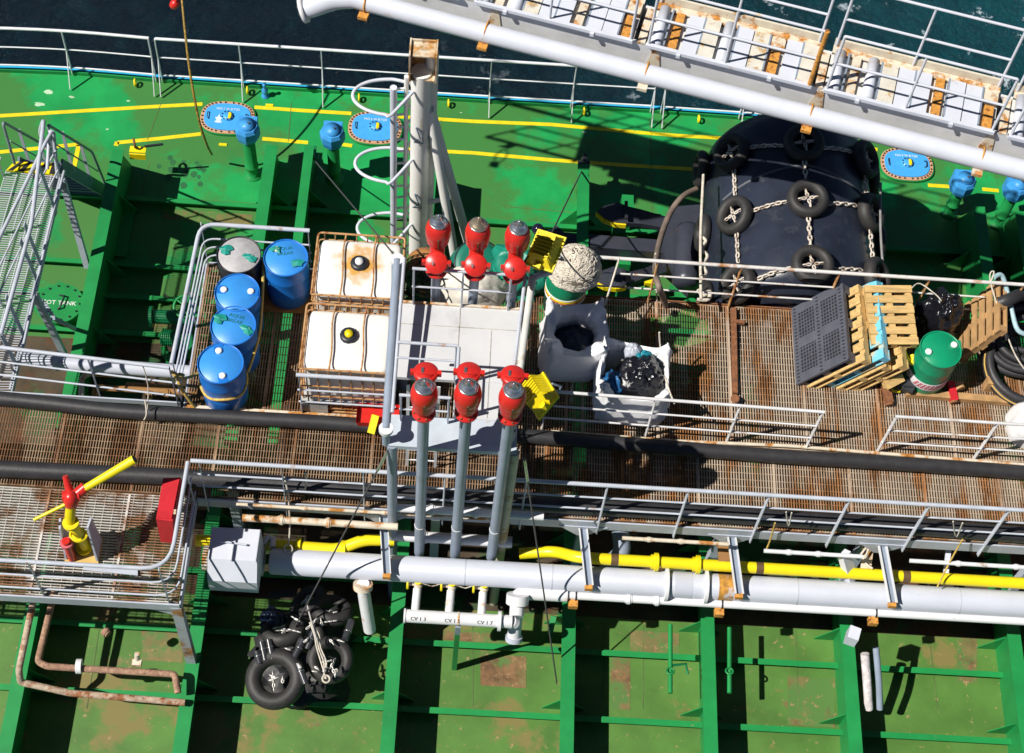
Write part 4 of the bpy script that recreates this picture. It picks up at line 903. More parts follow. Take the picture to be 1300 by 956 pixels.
def heap(name, label, c, rx, ry, rz_, m, n=80, seed=1, cat='rope', r=.022, squash=.8, base=True):
    rr = random.Random(seed); b = MB(); core = MB()
    if base: core.lathe([(rx*.95,0),(rx*.9,rz_*.4),(rx*.6,rz_*.8),(0.0,rz_*.95)], c, n=20)
    for k in range(n):
        pts = []; a = rr.random()*6.28; ph = rr.random()*1.25; da = rr.uniform(-1.2,1.2); dp = rr.uniform(-.8,.8)
        for j in range(6):
            aa = a+da*j/5+.25*math.sin(j*2+k); pp = max(0, ph+dp*j/5); pts.append(c+V((rx*math.cos(aa)*math.cos(pp), ry*math.sin(aa)*math.cos(pp), rz_*abs(math.sin(pp))+rr.uniform(-.01,.02))))
        b.tube(smooth(pts, 2), r, 5, cap=False)
    o_ = b.build(name, m)
    if base: core.build('core', mat('rope_core', (.16,.13,.10), rough=.9), o_)
    return tag(o_, label, cat)
crumple_later = A(597,376,.05)
def crumple(name, label, c, rx, ry, rz_, m, seed=0, cat='tarpaulin', amp=.16, parent=None, n=34, k_=14, zmin=0):
    from mathutils import noise as NZ
    b = MB(); vs = []; fs = []
    for j in range(k_+1):
        ph = math.pi*.5*(1-j/k_) if zmin == 0 else math.pi*(.5-j/k_)
        for i in range(n):
            th = 2*math.pi*i/n; d = V((math.cos(th)*math.cos(ph), math.sin(th)*math.cos(ph), math.sin(ph)))
            s_ = 1+amp*(NZ.noise(d*2.3+V((seed,0,0)))*1.4+NZ.noise(d*6+V((0,seed,0)))*.8+.5*abs(NZ.noise(d*13+V((0,0,seed)))))
            vs.append(V(c)+V((d.x*rx*s_, d.y*ry*s_, d.z*rz_*s_)))
    for j in range(k_):
        for i in range(n): fs.append((j*n+i, j*n+(i+1)%n, (j+1)*n+(i+1)%n, (j+1)*n+i))
    b.add(vs, fs, True); o_ = b.build(name, m, parent)
    if parent is None: tag(o_, label, cat)
    return o_
crumple('pale_cloth_heap', 'pale speckled cloth heap behind the railing of the valve platform', crumple_later, .50, .34, .55, mat('cloth_pale', (.66,.62,.55), chips=.5, chip_col=(.4,.12,.08), bump=.5), 17, 'cloth', amp=.12)
crumple('green_tarp', 'crumpled teal tarpaulin behind the right far red valve', A(660,352,.0), .42, .40, .55, greenbag, 5, amp=.3)
crumple('green_tarp', 'strip of teal tarpaulin bunched at the foot of the brown drum end', A(560,378,-.1), .5, .2, .25, greenbag, 9, amp=.3)
# striped drum with rope coil
c = A(716,398,.0); c = V((c.x, c.y, .0)); t = thing('striped_drum', 'green drum with orange and cream stripes under a heap of rope', 'drum', c)
H_ = .92; cc = A(722,343,H_)-V((0,0,H_)); t.location = cc
b = MB(); b.lathe([(.27,0),(.28,.02),(.285,.52)], cc, n=36); b.build('lower_body', mat('drum_dark_green', (.01,.06,.04), rough=.4), t)
for z0_, z1_, mm in ((.40,.45,whitem),(.45,.50,mat('stripe_orange', (.55,.16,.04))),(.50,.54,yellowd),(.54,.58,whitem)):
    MB().lathe([(.286,z0_),(.29,z0_+.01),(.29,z1_-.003),(.286,z1_)], cc, n=36).build('stripe', mm, t)
MB().lathe([(.286,.58),(.288,.60),(.288,.88),(.28,.92),(0,.92)], cc, n=36).build('upper_body', gdg, t)
heap('rope_heap', 'big heap of tangled cream rope on top of the striped green drum', cc+V((.08,.0,.90)), .36, .33, .42, ropew, 330, 8, r=.013)
for (x, y, rr_), lab in (((683,291,.085),'larger dark glossy ball float behind the far right red valve'), ((697,296,.05),'smaller dark glossy ball float behind the upper floodlight')):
    c = A(x, y, .4); b = MB(); b.lathe([(rr_*math.sin(k*math.pi/12), -rr_*math.cos(k*math.pi/12)) for k in range(13)], c, n=24); b.torus(c, (0,.2,1), rr_*.98, .01, 24, 6); tag(b.build('ball_float', mat('float_black', (.012,.012,.03), rough=.12)), lab, 'float')

# big bags
def bigbag(label, c, sx, sy, H, yaw, seed, flat=False):
    from mathutils import noise as NZ
    t = thing('big_bag', label, 'big bag', c, yaw, 'woven big bags standing by the valve platform'); b = MB(); n = 44; vs = []; fs = []
    lev = [(0,.92),(.12,1.0),(.35,1.03),(.6,1.0),(.85,1.0),(.96,1.04),(1.06,1.0),(1.04,.86),(.95,.66),(.70,.56),(.30,.52)]
    if flat: lev = [(0,.95),(.12,1.0),(.4,1.0),(.7,.98),(.88,.98),(.96,.97),(.93,.90),(.90,.80),(.88,.72),(.84,.68),(.60,.66),(.20,.62)]
    else: lev = [(0,.92),(.12,1.0),(.35,1.04),(.6,1.02),(.85,1.0),(.98,1.0),(1.0,.97),(.96,.92),(.85,.88),(.65,.84),(.40,.80)]
    for j, (zf, sc) in enumerate(lev):
        for i in range(n):
            th = 2*math.pi*i/n; e = .4 if j < 7 else (.6 if (j < 8 or not flat) else 1.0)
            cx_ = abs(math.cos(th))**e*(1 if math.cos(th)>0 else -1); sy_ = abs(math.sin(th))**e*(1 if math.sin(th)>0 else -1)
            nz = NZ.noise(V((math.cos(th)*1.6, math.sin(th)*1.6, zf*2+seed)))*.14+NZ.noise(V((math.cos(th)*5, math.sin(th)*5, zf*5+seed)))*.13+NZ.noise(V((math.cos(th)*11, math.sin(th)*11, zf*3+seed)))*.06
            s_ = sc*(1+nz); vs.append((sx/2*cx_*s_, sy/2*sy_*s_, H*zf+.05*NZ.noise(V((cx_*2, sy_*2, seed+3)))+(.20*abs(math.sin(2*th))**3*max(0, (sc-.5)*2) if zf > .8 and j >= 4 else 0)))
    for j in range(len(lev)-1):
        for i in range(n): fs.append((j*n+i, j*n+(i+1)%n, (j+1)*n+(i+1)%n, (j+1)*n+i))
    b.add(vs, fs, True); b.build('fabric', bagm, t, True)
    for qx, qy in ((-1,-1),(1,-1),(1,1),(-1,1)):
        p = V((qx*sx*.44, qy*sy*.44, H*.97)); MB().tube(smooth([p+V((-qx*.16,0,-.15)), p+V((0,0,.02)), p+V((-qx*.03,0,.22)), p+V((-qx*.0,-qy*.03,.02)), p+V((0,-qy*.16,-.15))], 4), .016, 6).build('lifting_strap', bagw, t, True)
    return t
bb1 = bigbag('grey big bag with a round open mouth beside the valve platform post', A(724,470,0)+V((0,.22,0)), .86, .86, .74, .05, 2, True)
crumple('blue_plastic_heap', 'dark blue plastic bundle inside the open grey big bag', wloc(bb1)+V((.02,0,.25)), .30, .28, .30, navybag, 3, 'plastic bundle')
bb2 = bigbag('grey white big bag overfilled with black and blue plastic rubbish behind the low railing', A(797,528,0)+V((0,.28,0)), .98, .86, .72, -.06, 6)
c2_ = wloc(bb2)
crumple('black_trash_bag', 'shiny black rubbish bag on top of the overfilled big bag', c2_+V((.10,-.03,.46)), .35, .32, .46, trash, 8, 'rubbish bag', amp=.13, n=60, k_=24)
crumple('blue_trash_bag', 'blue rubbish bag in the left corner of the overfilled big bag', c2_+V((-.28,-.14,.50)), .17, .20, .26, bluebag, 11, 'rubbish bag', amp=.2)
crumple('clear_bottle', 'pale translucent canister poking out at the back of the overfilled big bag', c2_+V((-.02,.33,.6)), .13, .12, .22, mat('canister', (.45,.47,.55), rough=.3), 13, 'canister', amp=.1)
crumple('teal_bag', 'small teal plastic bag at the back of the overfilled big bag', c2_+V((.12,.22,.6)), .16, .12, .2, mat('teal_plastic', (.01,.22,.30), rough=.3, bump=.6), 15, 'plastic bag', amp=.3)
for (a_1, b_1), lab in (((V((.92+.45,.79,1.07)), wloc(bb1)+V((.38,.36,.8))),'rope tying the grey big bag up to the far railing'), ((A(856,512,1.0), c2_+V((.4,-.1,.8))),'rope from the overfilled big bag to the low railing'), ((A(837,422,1.0), c2_+V((.36,.36,.72))),'pale strap standing up from the overfilled big bag')):
    tag(MB().tube(smooth([a_1, lerp(a_1,b_1,.5)+V((0,0,-.03)), b_1], 4), .014, 6).build('bag_rope', ropew), lab, 'rope')

# ---------------------------------------------------------------- pallets
def frame3(p0, p1, p2, flip=False):
    u_ = (p1-p0).normalized(); w_ = (p2-p0); w_ = (w_-u_*w_.dot(u_)).normalized(); n_ = u_.cross(w_)
    if flip: n_ = -n_
    return Matrix((u_, w_, n_)).transposed()
def wpallet(label, p0, M, W, H, m, nb=7, T=.14, group='wooden pallets leaning together', mb=None):
    "boards run along the local x axis; the face is at local z=0, the rest behind it (-z)"
    t = thing('wooden_pallet', label, 'pallet', p0, 0, group)
    def bx(c, s): return MB().box(p0+M@V(c), s, M)
    bw = H/(nb+(nb-1)*.45)
    for k in range(nb):
        j = random.uniform(-.008,.008); bx((W/2+j, bw/2+k*bw*1.45, -.011), (W+j, bw, .02)).build('face_board', m, t)
    for x in (.05, W/2, W-.05): bx((x, H/2, -.066), (.085, H, .085)).build('stringer', mb or m, t)
    for k in range(3): bx((W/2, bw/2+k*(H-bw)/2, -.121), (W, bw, .018)).build('back_board', m, t)
    return t
# dark plastic pallet leaning, face to the viewer
p0 = A(1011,487,.04); p1 = A(1011,487,.04)+V((.52,.0,.74)); p2 = A(999,392,.04); p2 = V((p0.x-.0, p2.y, p0.z))
M = frame3(p0, p1, p2); Wd = .92; Hd = (p2-p0).length
if M.col[2].z < 0: pass
t = thing('plastic_pallet', 'dark grey plastic lattice pallet leaning at the left of the pallet pile', 'pallet', p0)
fm = mat('pallet_plastic', (.085,.09,.115), rough=.5, var=.2, bump=.3, dirt=.2)
nx_, ny_ = 18, 22
slab = MB()
sgn = 1 if M.col[2].y < 0 or M.col[2].z > 0 else -1
def solid(i, j):
    # open windows in a 2x2 field pattern
    fi, fj = i/nx_, j/ny_
    w = (.12 < fi < .42 or .58 < fi < .88) and (.13 < fj < .43 or .57 < fj < .87)
    return not w
cell = MB()
for j in range(ny_+1): 
    th = .014 if (.12 < j/ny_ < .44 or .56 < j/ny_ < .88) else .030
    cell.box(p0+M@V((Wd/2, Hd*j/ny_, -.02*sgn)), (Wd, th, .035), M)
for i in range(nx_+1):
    th = .014 if (.10 < i/nx_ < .43 or .57 < i/nx_ < .90) else .030
    cell.box(p0+M@V((Wd*i/nx_, Hd/2, -.021*sgn)), (th, Hd, .033), M)
for f_, w_ in ((.05,.10),(.5,.13),(.95,.10)):
    cell.box(p0+M@V((Wd*f_, Hd/2, -.019*sgn)), (Wd*w_, Hd, .030), M); cell.box(p0+M@V((Wd/2, Hd*f_, -.0185*sgn)), (Wd, Hd*w_, .030), M)
cell.build('lattice_face', fm, t)
for fx_ in (.05,.5,.95):
    for k in range(22): MB().box(p0+M@V((Wd*fx_, Hd*(k+.5)/22, -.003*sgn)), (Wd*.05, .018, .004), M).build('slot', blackm, t)
for fx_ in (.04,.5,.96): MB().box(p0+M@V((Wd*fx_, Hd/2, -.05*sgn)), (.09, Hd, .05), M).build('rib', fm, t)
for fx_ in (.05,.5,.95):
    for fy_ in (.06,.5,.94): MB().box(p0+M@V((Wd*fx_, Hd*fy_, -.11*sgn)), (.11,.13,.10), M).build('block', fm, t)
for fy_ in (.06,.5,.94): MB().box(p0+M@V((Wd/2, Hd*fy_, -.165*sgn)), (Wd,.12,.02), M).build('base_runner', fm, t)
dirn_ = V((.98,.0,-.05)).normalized()
Mw = Matrix((M.col[0], M.col[1], M.col[2]*sgn)).transposed()
NS = -sgn
wpallet('first wooden pallet leaning right behind the dark plastic pallet', p0+dirn_*.19+M.col[1]*-.03-M.col[0]*.10, Mw, Wd*1.18, Hd*1.0, wood, 7)
wpallet('third wooden pallet in the leaning row, plain yellowish boards', p0+dirn_*.58+M.col[1]*-.03-M.col[0]*.03+V((0,0,0)), Mw, Wd*.95, Hd*.98, wood, 6)
wpallet('wooden pallet with flaking light blue paint in the leaning row', p0+dirn_*.385+M.col[0]*.04, Mw, Wd*1.12, Hd*1.03, woodblue, 6)
wpallet('last wooden pallet of the leaning row, next to the green drum', p0+dirn_*.78+M.col[0]*-.02-M.col[1]*.02, Mw, Wd*1.0, Hd*.62, wood, 4)
# pallet lying on the row, face up to the viewer
q0 = A(1107,437,.80); q1 = A(1167,437,.80); q2 = A(1099,362,.92)
Mq = frame3(q0, q1, q2)
if Mq.col[2].z < 0: Mq = Matrix((Mq.col[0], Mq.col[1], -Mq.col[2])).transposed()
wpallet('wooden pallet lying face up on the leaning row, five broad boards', q0, Mq, (q1-q0).length, (q2-q0).length, wood, 6)
# small broken frame piece
q0 = A(1127,495,.25); q1 = A(1152,482,.3); q2 = A(1122,452,.55); Mq = frame3(q0,q1,q2)
if Mq.col[2].z < 0: Mq = Matrix((Mq.col[0], Mq.col[1], -Mq.col[2])).transposed()
wpallet('small broken piece of wooden pallet between the pallets and the green drum', q0, Mq, .28, .42, wood, 3, group='broken pallet pieces')
# right slatted pallet standing by the hose coil
q0 = A(1211,478,.04); q1 = A(1240,412,.55); q2 = A(1226,365,1.0)
e0 = A(1230,440,.5)
Ms = frame3(A(1214,470,.05), A(1244,385,.05), A(1232,470,1.0)+V((.35,0,0)))
Ms = Matrix((V((.12,.99,0)).normalized(), V((.30,-.04,.95)).normalized(), V((.95,-.11,-.30)).normalized())).transposed()
wpallet('weathered wooden pallet standing on edge between the green drum and the hose coils', A(1222,455,.03)+V((-.1,-.05,0)), Matrix((Ms.col[0], Ms.col[1], -Ms.col[2])).transposed(), .85, 1.0, wood2, 6, group='weathered pallets')
# green drum with label
pb = A(1172,482,.02); pt = A(1194,444,.88)
t = drum('steel_drum', 'green steel drum with a white and red label leaning beside the pallets', (0,0,0), gdg, gdg, 0, bungs=((-.17,-.05),(.19,.08)), r=.285, H=.88)
axd = (pt-pb).normalized(); t.rotation_euler = V((0,0,1)).rotation_difference(axd).to_euler(); t.location = pb
MB().lathe([(.288,.20),(.291,.21),(.291,.37),(.288,.38)], (0,0,0), n=40).build('label_band', mat('label_white', (.72,.70,.72)), t, True)
lb = MB()
for row in range(3):
    for k in range(9):
        a = R(-140+k*11+row*3); a2_ = a+R(8); z = .235+row*.04
        lb.add([(.2925*math.cos(a),.2925*math.sin(a),z), (.2925*math.cos(a2_),.2925*math.sin(a2_),z+.012), (.2925*math.cos(a2_),.2925*math.sin(a2_),z+.04), (.2925*math.cos(a),.2925*math.sin(a),z+.028)], [(0,1,2,3)])
lb.build('label_marks', mat('label_red', (.50,.02,.05)), t, True)
crumple('black_trash_bag', 'round black rubbish sack with gathered top behind the green steel drum', A(1186,410,.15), .33, .31, .68, trash, 21, 'rubbish sack', amp=.13, n=60, k_=24)
c = A(1188,378,.86); tag(MB().tube(smooth([A(1158,365,1.0), A(1168,360,.95), A(1188,374,.9), A(1195,382,.85)], 4), .01, 6).build('sack_string', ropew), 'white string over the black rubbish sack', 'string')
# dark crate piece and yellow handle
t = thing('dark_crate', 'black slotted crate lying against the green steel drum', 'crate', A(1160,480,0))
b = MB(); ca, cb = A(1150,498,.1), A(1172,455,.25)
b.bar(ca, cb, .16, .2); b.build('body', dark, t)
for k in range(5): MB().bar(lerp(ca,cb,k/5+.1)+V((-.085,-.02,.1)), lerp(ca,cb,k/5+.1)+V((.08,-.02,.1)), .03, .01).build('slot', blackm, t)
tag(MB().tube(smooth([A(1148,445,.55), A(1152,456,.5), A(1160,462,.5), A(1158,450,.55)], 3), .03, 8).build('curved_tool', yellowd), 'yellow curved handle between pallet and green drum', 'handle tool')
tag(MB().tube(smooth([A(1138,478,.2), A(1130,494,.1), A(1142,497,.05)], 3), .022, 8).build('yellow_hook', yellowd), 'yellow hook on the grating under the broken pallet piece', 'hook')
for (x, y, L_), lab, mm in (((1126,500,.5),'short rusty stub beam below the pallet pile', rust), ((1208,497,.34),'short red painted post with rusty tip below the green drum', redbox)):
    p = A(x-2, y-12, .12); q = A(x+3, y+12, .06); t = thing('stub_post', lab, 'post', q); MB().bar(p, q, .10, .10).build('post', mm, t); MB().cyl(q, q+(q-p).normalized()*.03, .06, n=12).build('tip', rust, t)
for (x0_, y0_, x1_, y1_), lab in (((1035,497,1130,512),None), ((1150,503,1300,515),'long weathered timber on the grating in front of the hose coils')):
    if lab: tag(MB().bar(A(x0_,y0_-4,.05), A(x1_,y1_-4,.05), .10, .09).build('timber', wood2), lab, 'timber')
t = thing('timber_chock', 'wooden chock with rounded top holding the hose coils', 'chock', A(1258,490,0)); MB().box(A(1258,488,.1), (.16,.12,.24)).build('block', wood2, t)
t = thing('timber_chock', 'round wooden log end next to the red post', 'chock', A(1217,492,0)); MB().cyl(A(1215,488,.1), A(1219,495,.1), .08, n=12).build('log', wood2, t)
# rust beam standing on the grating
t = thing('rusty_post', 'rusty steel bar lying on the grating near the middle of the platform', 'steel bar', A(932,450,0))
MB().bar(A(931,392,.05), A(933,500,.05), .07, .07).build('bar', rust, t); MB().bar(A(930,408,.07), A(945,410,.07), .05, .05).build('lug', rust, t); MB().cyl(A(933,506,.03), A(933,506,.14), .06, n=12).build('foot', rust, t)
for (x, y) in ((890,400),(793,398),(870,402)):
    pass
# hose coil at the right edge
t = thing('hose_coil', 'large coil of thick black hoses at the right edge of the photo', 'hose coil', A(1296,450,0))
cc = A(1296,425,.35); axc = V((-.18,-.35,.92))
for k, (R_, r_, dz) in enumerate(((.56,.055,0),(.44,.055,.02),(.33,.05,.03),(.52,.05,.12),(.38,.055,.14),(.24,.05,.08))):
    MB().torus(cc+axc*dz+V((.01*k,0,0)), axc, R_, r_, 48, 12).build('hose_turn', hosem, t)
t = thing('hose_coil', 'smaller coil of black hose with gold stripe in front of the large coil', 'hose coil', A(1296,480,0))
cc = A(1302,468,.16)
for k, (R_, r_, dz) in enumerate(((.55,.06,0),(.54,.06,.11))):
    MB().torus(cc+V((0,0,dz)), (0,-.15,1), R_, r_, 48, 12).build('hose_turn', hosem, t)
MB().torus(cc+V((0,-.01,.06)), (0,-.15,1), .60, .012, 48, 6).build('gold_stripe', mat('stripe_gold', (.5,.32,.08)), t)
MB().tube(smooth([A(1268,385,.9), A(1282,380,.95), A(1300,372,.8), A(1330,360,.8)], 4), .09, 14).build('hose_end', hosem, t)
tag(MB().tube(smooth([A(1262,352,1.08), A(1272,350,1.05), A(1280,375,.9), A(1290,415,.75), A(1300,424,.7)], 5), .035, 8).build('blue_strap', mat('strap_pale_blue', (.35,.50,.55), var=.2)), 'pale blue lashing strap over the hose coils', 'strap')
tag(MB().tube(smooth([A(1258,358,1.07), A(1262,345,1.1), A(1257,348,1.1), A(1260,368,1.0), A(1284,440,.65), A(1300,468,.5)], 4), .011, 6).build('white_line', ropew), 'thin white line tied from the railing across the hose coils', 'line')
crumple('white_sack', 'white sack standing at the right edge below the hose coils', A(1296,545,.0), .22, .30, .55, bagw, 31, 'sack', amp=.12)
# ================================================================ FENDER
fr = 1.27; fx = A(1011,300,-.2).x+.02; fz = D+HF+fr-.02
yfar, ynear = 3.80, 1.20
fc = V((fx, (yfar+ynear)/2, fz)); t = thing('yacht_fender', 'huge black pneumatic rubber fender netted with old tyres and chains', 'fender', (fx, fc.y, D+HF)); t.name = 'rubber_fender'
L2 = (yfar-ynear)/2
prof = []
for k in range(9): a = k/8*math.pi/2; prof.append((fr*.30+fr*.70*math.sin(a), -L2-.38*math.cos(a)))
prof += [(fr*(1+.008*math.sin(k*1.3)), -L2+2*L2*k/10) for k in range(1, 10)]
for k in range(9): a = math.pi/2-k/8*math.pi/2; prof.append((fr*.30+fr*.70*math.sin(a), L2+.6*math.cos(a)))
prof = [(0, prof[0][1])]+prof+[(0, prof[-1][1])]
b = MB(); b.lathe(prof, fc, (0,1,0), 56, ref=(0,0,1)); b.build('body', fenderm, t)
def fpt(a, y, off=0): return V((fx+(fr+off)*math.sin(a), y, fz+(fr+off)*math.cos(a)))
def yfor(px_, py_, a, off=.1):
    x_ = fx+(fr+off)*math.sin(a); z_ = fz+(fr+off)*math.cos(a)
    lo, hi = -1, 6
    for _ in range(30):
        m_ = (lo+hi)/2; c = ROT.transposed() @ (V((x_, m_, z_))-CAM); y = PY - F*c.y/-c.z
        if y > py_: lo = m_
        else: hi = m_
    return m_
AN = (R(-48), R(-1), R(49))
ty_rows = [[yfor(927,193,AN[0]), yfor(925,273,AN[0]), yfor(920,360,AN[0])], [yfor(1017,181,AN[1]), yfor(1013,252,AN[1]), yfor(1011,336,AN[1])], [yfor(1097,202,AN[2]), yfor(1100,270,AN[2]), yfor(1097,352,AN[2])]]
def chainrun(pts, mb, lk=.085, rr=.012):
    L_ = plen(pts); n = max(2, int(L_/(lk*.78)))
    for k in range(n):
        p = along(pts, L_*(k+.5)/n); q = along(pts, min(L_, L_*(k+.9)/n)); d = (q-p).normalized() if (q-p).length > 1e-5 else V((0,1,0))
        up = V((p.x-fx, 0, p.z-fz)).normalized(); s_ = d.cross(up); 
        if k % 2: s_, up = up, s_
        ring = [p+d*(lk*.5*math.cos(j*.7854))+s_*(lk*.27*math.sin(j*.7854)) for j in range(8)]
        mb.tube(ring, rr, 5, closed=True)
for ci, a in enumerate(AN):
    nrm = V((math.sin(a),0,math.cos(a)))
    for ri, y in enumerate(ty_rows[ci]):
        c = fpt(a, y, .09); ty_ = MB(); ty_.torus(c, nrm+V((0,-.12,0)), .228, .080, 34, 14, 1.25); tt = ty_.build('tyre', tyrem, t)
        ch = MB()
        for k in range(4):
            q = k*math.pi/2+.2; dd = (V((0,1,0))*math.cos(q)+nrm.cross(V((0,1,0)))*math.sin(q)); chainrun([c+nrm*.03+dd*.03, c+nrm*.02+dd*.15], ch, .075, .012)
        ch.build('chain_cross', chain, tt)
    for ri in range(2):
        y0_, y1_ = ty_rows[ci][ri]-.29, ty_rows[ci][ri+1]+.29; ch = MB(); chainrun([fpt(a, y0_+(y1_-y0_)*k/6, .05) for k in range(7)], ch, .10, .015); ch.build('chain', chain, t)
for ri in range(3):
    for ci in range(2):
        a0, a1 = AN[ci]+.22, AN[ci+1]-.22; ya_, yb_ = ty_rows[ci][ri], ty_rows[ci+1][ri]; ch = MB()
        chainrun([fpt(a0+(a1-a0)*k/8, ya_+(yb_-ya_)*k/8, .03) for k in range(9)], ch, .10, .014); ch.build('chain', chain, t)
for a in (R(-86), R(84)):
    for k in range(3):
        y = 1.3+k*1.2; MB().torus(fpt(a, y, .07), (math.sin(a),0,math.cos(a)), .21, .085, 30, 12).build('tyre', tyrem, t)
MB().tube([fpt(a, 3.0-.25*abs(a), .012) for a in [R(-60+k*10) for k in range(13)]], .022, 6).build('seam_band', mat('seam_grey', (.10,.11,.13)), t)
b = MB(); b.lathe([(0,-.12),(.30,-.12),(.34,-.05),(.34,.05),(0,.06)], fc+V((0,-L2-.30,0)), (0,1,0), 24); b.build('end_fitting', anchorm, t)
# ropes/poles beside the fender
for (x0_, y0_, x1_, y1_, z0_, z1_, r_), lab, mm in (((893,222,890,380,.2,.5,.022),'pale rope hanging down the left side of the fender', ropew), ((1118,232,1122,352,.3,.1,.02),'pale rope down the right side of the fender', mat('rope_grey', (.25,.24,.24), var=.3))):
    tag(MB().tube(smooth([A(x0_,y0_,z0_), A((x0_+x1_)/2-2,(y0_+y1_)/2,(z0_+z1_)/2), A(x1_,y1_,z1_)], 4), r_, 7).build('fender_rope', mm), lab, 'rope')
tag(MB().tube(smooth([A(890,300,.3), A(896,306,.35), A(890,315,.3), A(898,325,.3), A(893,336,.35), A(897,348,.4), A(890,352,.6)], 4), .026, 7).build('rope_knots', ropew), 'knotted pale rope at the lower left side of the fender', 'rope')
tag(MB().tube(smooth([A(886,368,.1), A(893,375,.1), A(901,370,.1), A(899,380,.1), A(885,380,.1)], 4), .03, 8).build('rope_end', ropew), 'frayed rope end on the far edge of the grating below the fender', 'rope')
# ================================================================ SPARE ANCHOR
ca = A(868,310,D+.7); t = thing('stowed_anchor', 'black stowed anchor with yellow edged flukes lying left of the fender', 'anchor', ca-V((0,0,.7)))
z0 = D+.75
crown = [A(846,278,z0), A(886,275,z0), A(889,372,z0), A(872,378,z0), A(842,350,z0), A(835,318,z0)]
b = MB(); b.prism(crown, (0,0,.34)); b.build('crown', anchorm, t)
b = MB(); b.lathe([(0,-.55),(.17,-.55),(.2,-.45),(.2,.45),(.17,.55),(0,.55)], A(872,325,z0+.36), (.05,1,0), 20); b.build('crown_bar', anchorm, t)
MB().bar(A(700,306,z0+.12), A(850,318,z0+.15), .24, .20).build('shank', anchorm, t)
MB().bar(A(696,300,z0+.1), A(706,310,z0+.1), .34, .3).build('shank_head', anchorm, t)
def fluke(pts, nm):
    P_ = [A(x, y, z0+zz) for x, y, zz in pts]; b = MB(); b.prism(P_, (0,0,-.10)); o_ = b.build('fluke', anchorm, t)
    n = len(P_); tip = P_[2:6]; y_ = MB()
    for i in range(len(tip)-1): y_.bar(tip[i]-V((0,0,.07)), tip[i+1]-V((0,0,.07)), .05, .09)
    y_.build('painted_edge', yellowd, o_)
fluke([(846,290,.35),(815,284,.45),(795,283,.5),(782,282,.5),(768,277,.5),(758,268,.5),(768,261,.55),(785,257,.55),(798,262,.55),(815,266,.5),(846,275,.4)], 'a')
fluke([(846,345,.35),(815,354,.45),(795,362,.5),(783,364,.5),(768,362,.5),(757,356,.5),(766,343,.55),(780,338,.55),(800,345,.55),(820,340,.5),(846,328,.4)], 'b')
for (x, y) in ((795,256),(792,342)): MB().bar(A(x,y,z0+.62), A(x,y+22,z0+.60), .05, .05).build('lashing_bar', dark, t)
for (x, y), lab in (((797,257),'green anchor bed post behind the upper fluke'), ((787,286),'green anchor bed post below the upper fluke'), ((793,326),'green anchor bed post in the middle left of the brown hose'), ((792,370),'green anchor bed post nearest the far railing')):
    c = A(x, y, D+.75); tag(MB().box(c-V((0,0,.37)), (.19,.30,.75)).build('anchor_bed_post', greenF), lab, 'anchor bed', 'green posts of the anchor bed')
tag(MB().box(A(824,359,D+.5), (.14,.10,.12)).build('yellow_chock', yellowd), 'small yellow chock near the lower fluke of the anchor', 'chock')
tag(MB().tube(smooth([A(884,240,-.8), A(866,250,-.7), A(850,272,-.7), A(838,305,-.5), A(832,340,.2), A(836,362,.9), A(842,378,.3), A(845,388,.02)], 6), .045, 10).build('brown_hose', mat('hose_brown', (.20,.15,.12), var=.3, bump=.6)), 'brown canvas hose draped over the anchor and the far railing', 'hose')
tag(MB().tube([A(832,322,.95), A(833,350,.4), A(834,382,.02)], .012, 6).build('white_line', ropew), 'thin white line hanging from the railing beside the brown hose', 'line')
# dangling pilot rope
tag(MB().tube(smooth([A(226,-60,.5), A(233,20,.0), A(241,90,-.6), A(252,150,-1.3), A(262,182,-1.9), A(269,196,-2.4)], 6), .020, 6).build('dangling_rope', mat('rope_striped', (.30,.18,.03), var=.9, scale=22)), 'dark and yellow rope dangling from above over the ship side railing', 'rope')
c = A(222,5,.0); t = thing('red_float', 'small red float hanging at the top of the dangling rope', 'float', c)
b = MB(); b.lathe([(0,-.09),(.06,-.07),(.08,0),(.06,.07),(0,.09)], c, (.6,.3,.7), 16); b.build('ball', red, t); MB().torus(c+V((.03,.03,.06)), (1,0,0), .06, .015, 14, 6).build('ring', red, t)

# ================================================================ FIRE MONITOR
c = A(104,704,.0); h_ = A(90,633,1.18); t = thing('fire_monitor', 'yellow and red fire monitor on the platform with its long nozzle pointing up right', 'fire monitor', c)
MB().box(c+V((.02,.05,.02)), (.42,.36,.04)).build('base_plate', mat('base_tan', (.62,.40,.12), rust=.4, scale=5), t)
for sx, zt in ((-.19,.72), (.20,.80)):
    MB().prism([c+V((sx,-.10,.03)), c+V((sx,.20,.03)), c+V((sx*1.0,.16,zt)), c+V((sx*.9,.02,zt))], (.025,0,0)).build('side_shield', grey, t)
MB().tube([c+V((.04,.06,.03)), c+V((.03,.06,.55)), c+V((-.02,.08,.85)), h_], .065, 14).build('riser', yellowd, t)
for z in (.06,.45,.80): MB().cyl(c+V((.03-z*.05,.06,z)), c+V((.03-z*.05,.06,z+.045)), .10, n=18).build('flange', yellowd, t)
MB().torus(c+V((.06,-.0,.62)), (.3,.2,1), .10, .014, 18, 6).build('handwheel', yellowd, t)
b = MB(); b.lathe([(.06,-.16),(.09,-.10),(.095,0),(.08,.06),(.05,.10),(0,.11)], h_, (.1,.2,1), 18); b.cyl(h_+V((-.10,.02,.0)), h_+V((.10,.05,.0)), .075, n=14); b.build('head', red, t)
MB().cyl(h_+V((-.03,.10,.02)), h_+V((-.08,.22,.16)), .05, .035, n=12).build('head_knob', red, t); MB().cyl(h_+V((.05,.05,0)), h_+V((.16,.14,.05)), .07, n=12).build('nozzle_joint', red, t)
n0, n1 = h_+V((.12,.10,.04)), A(171,583,1.55)
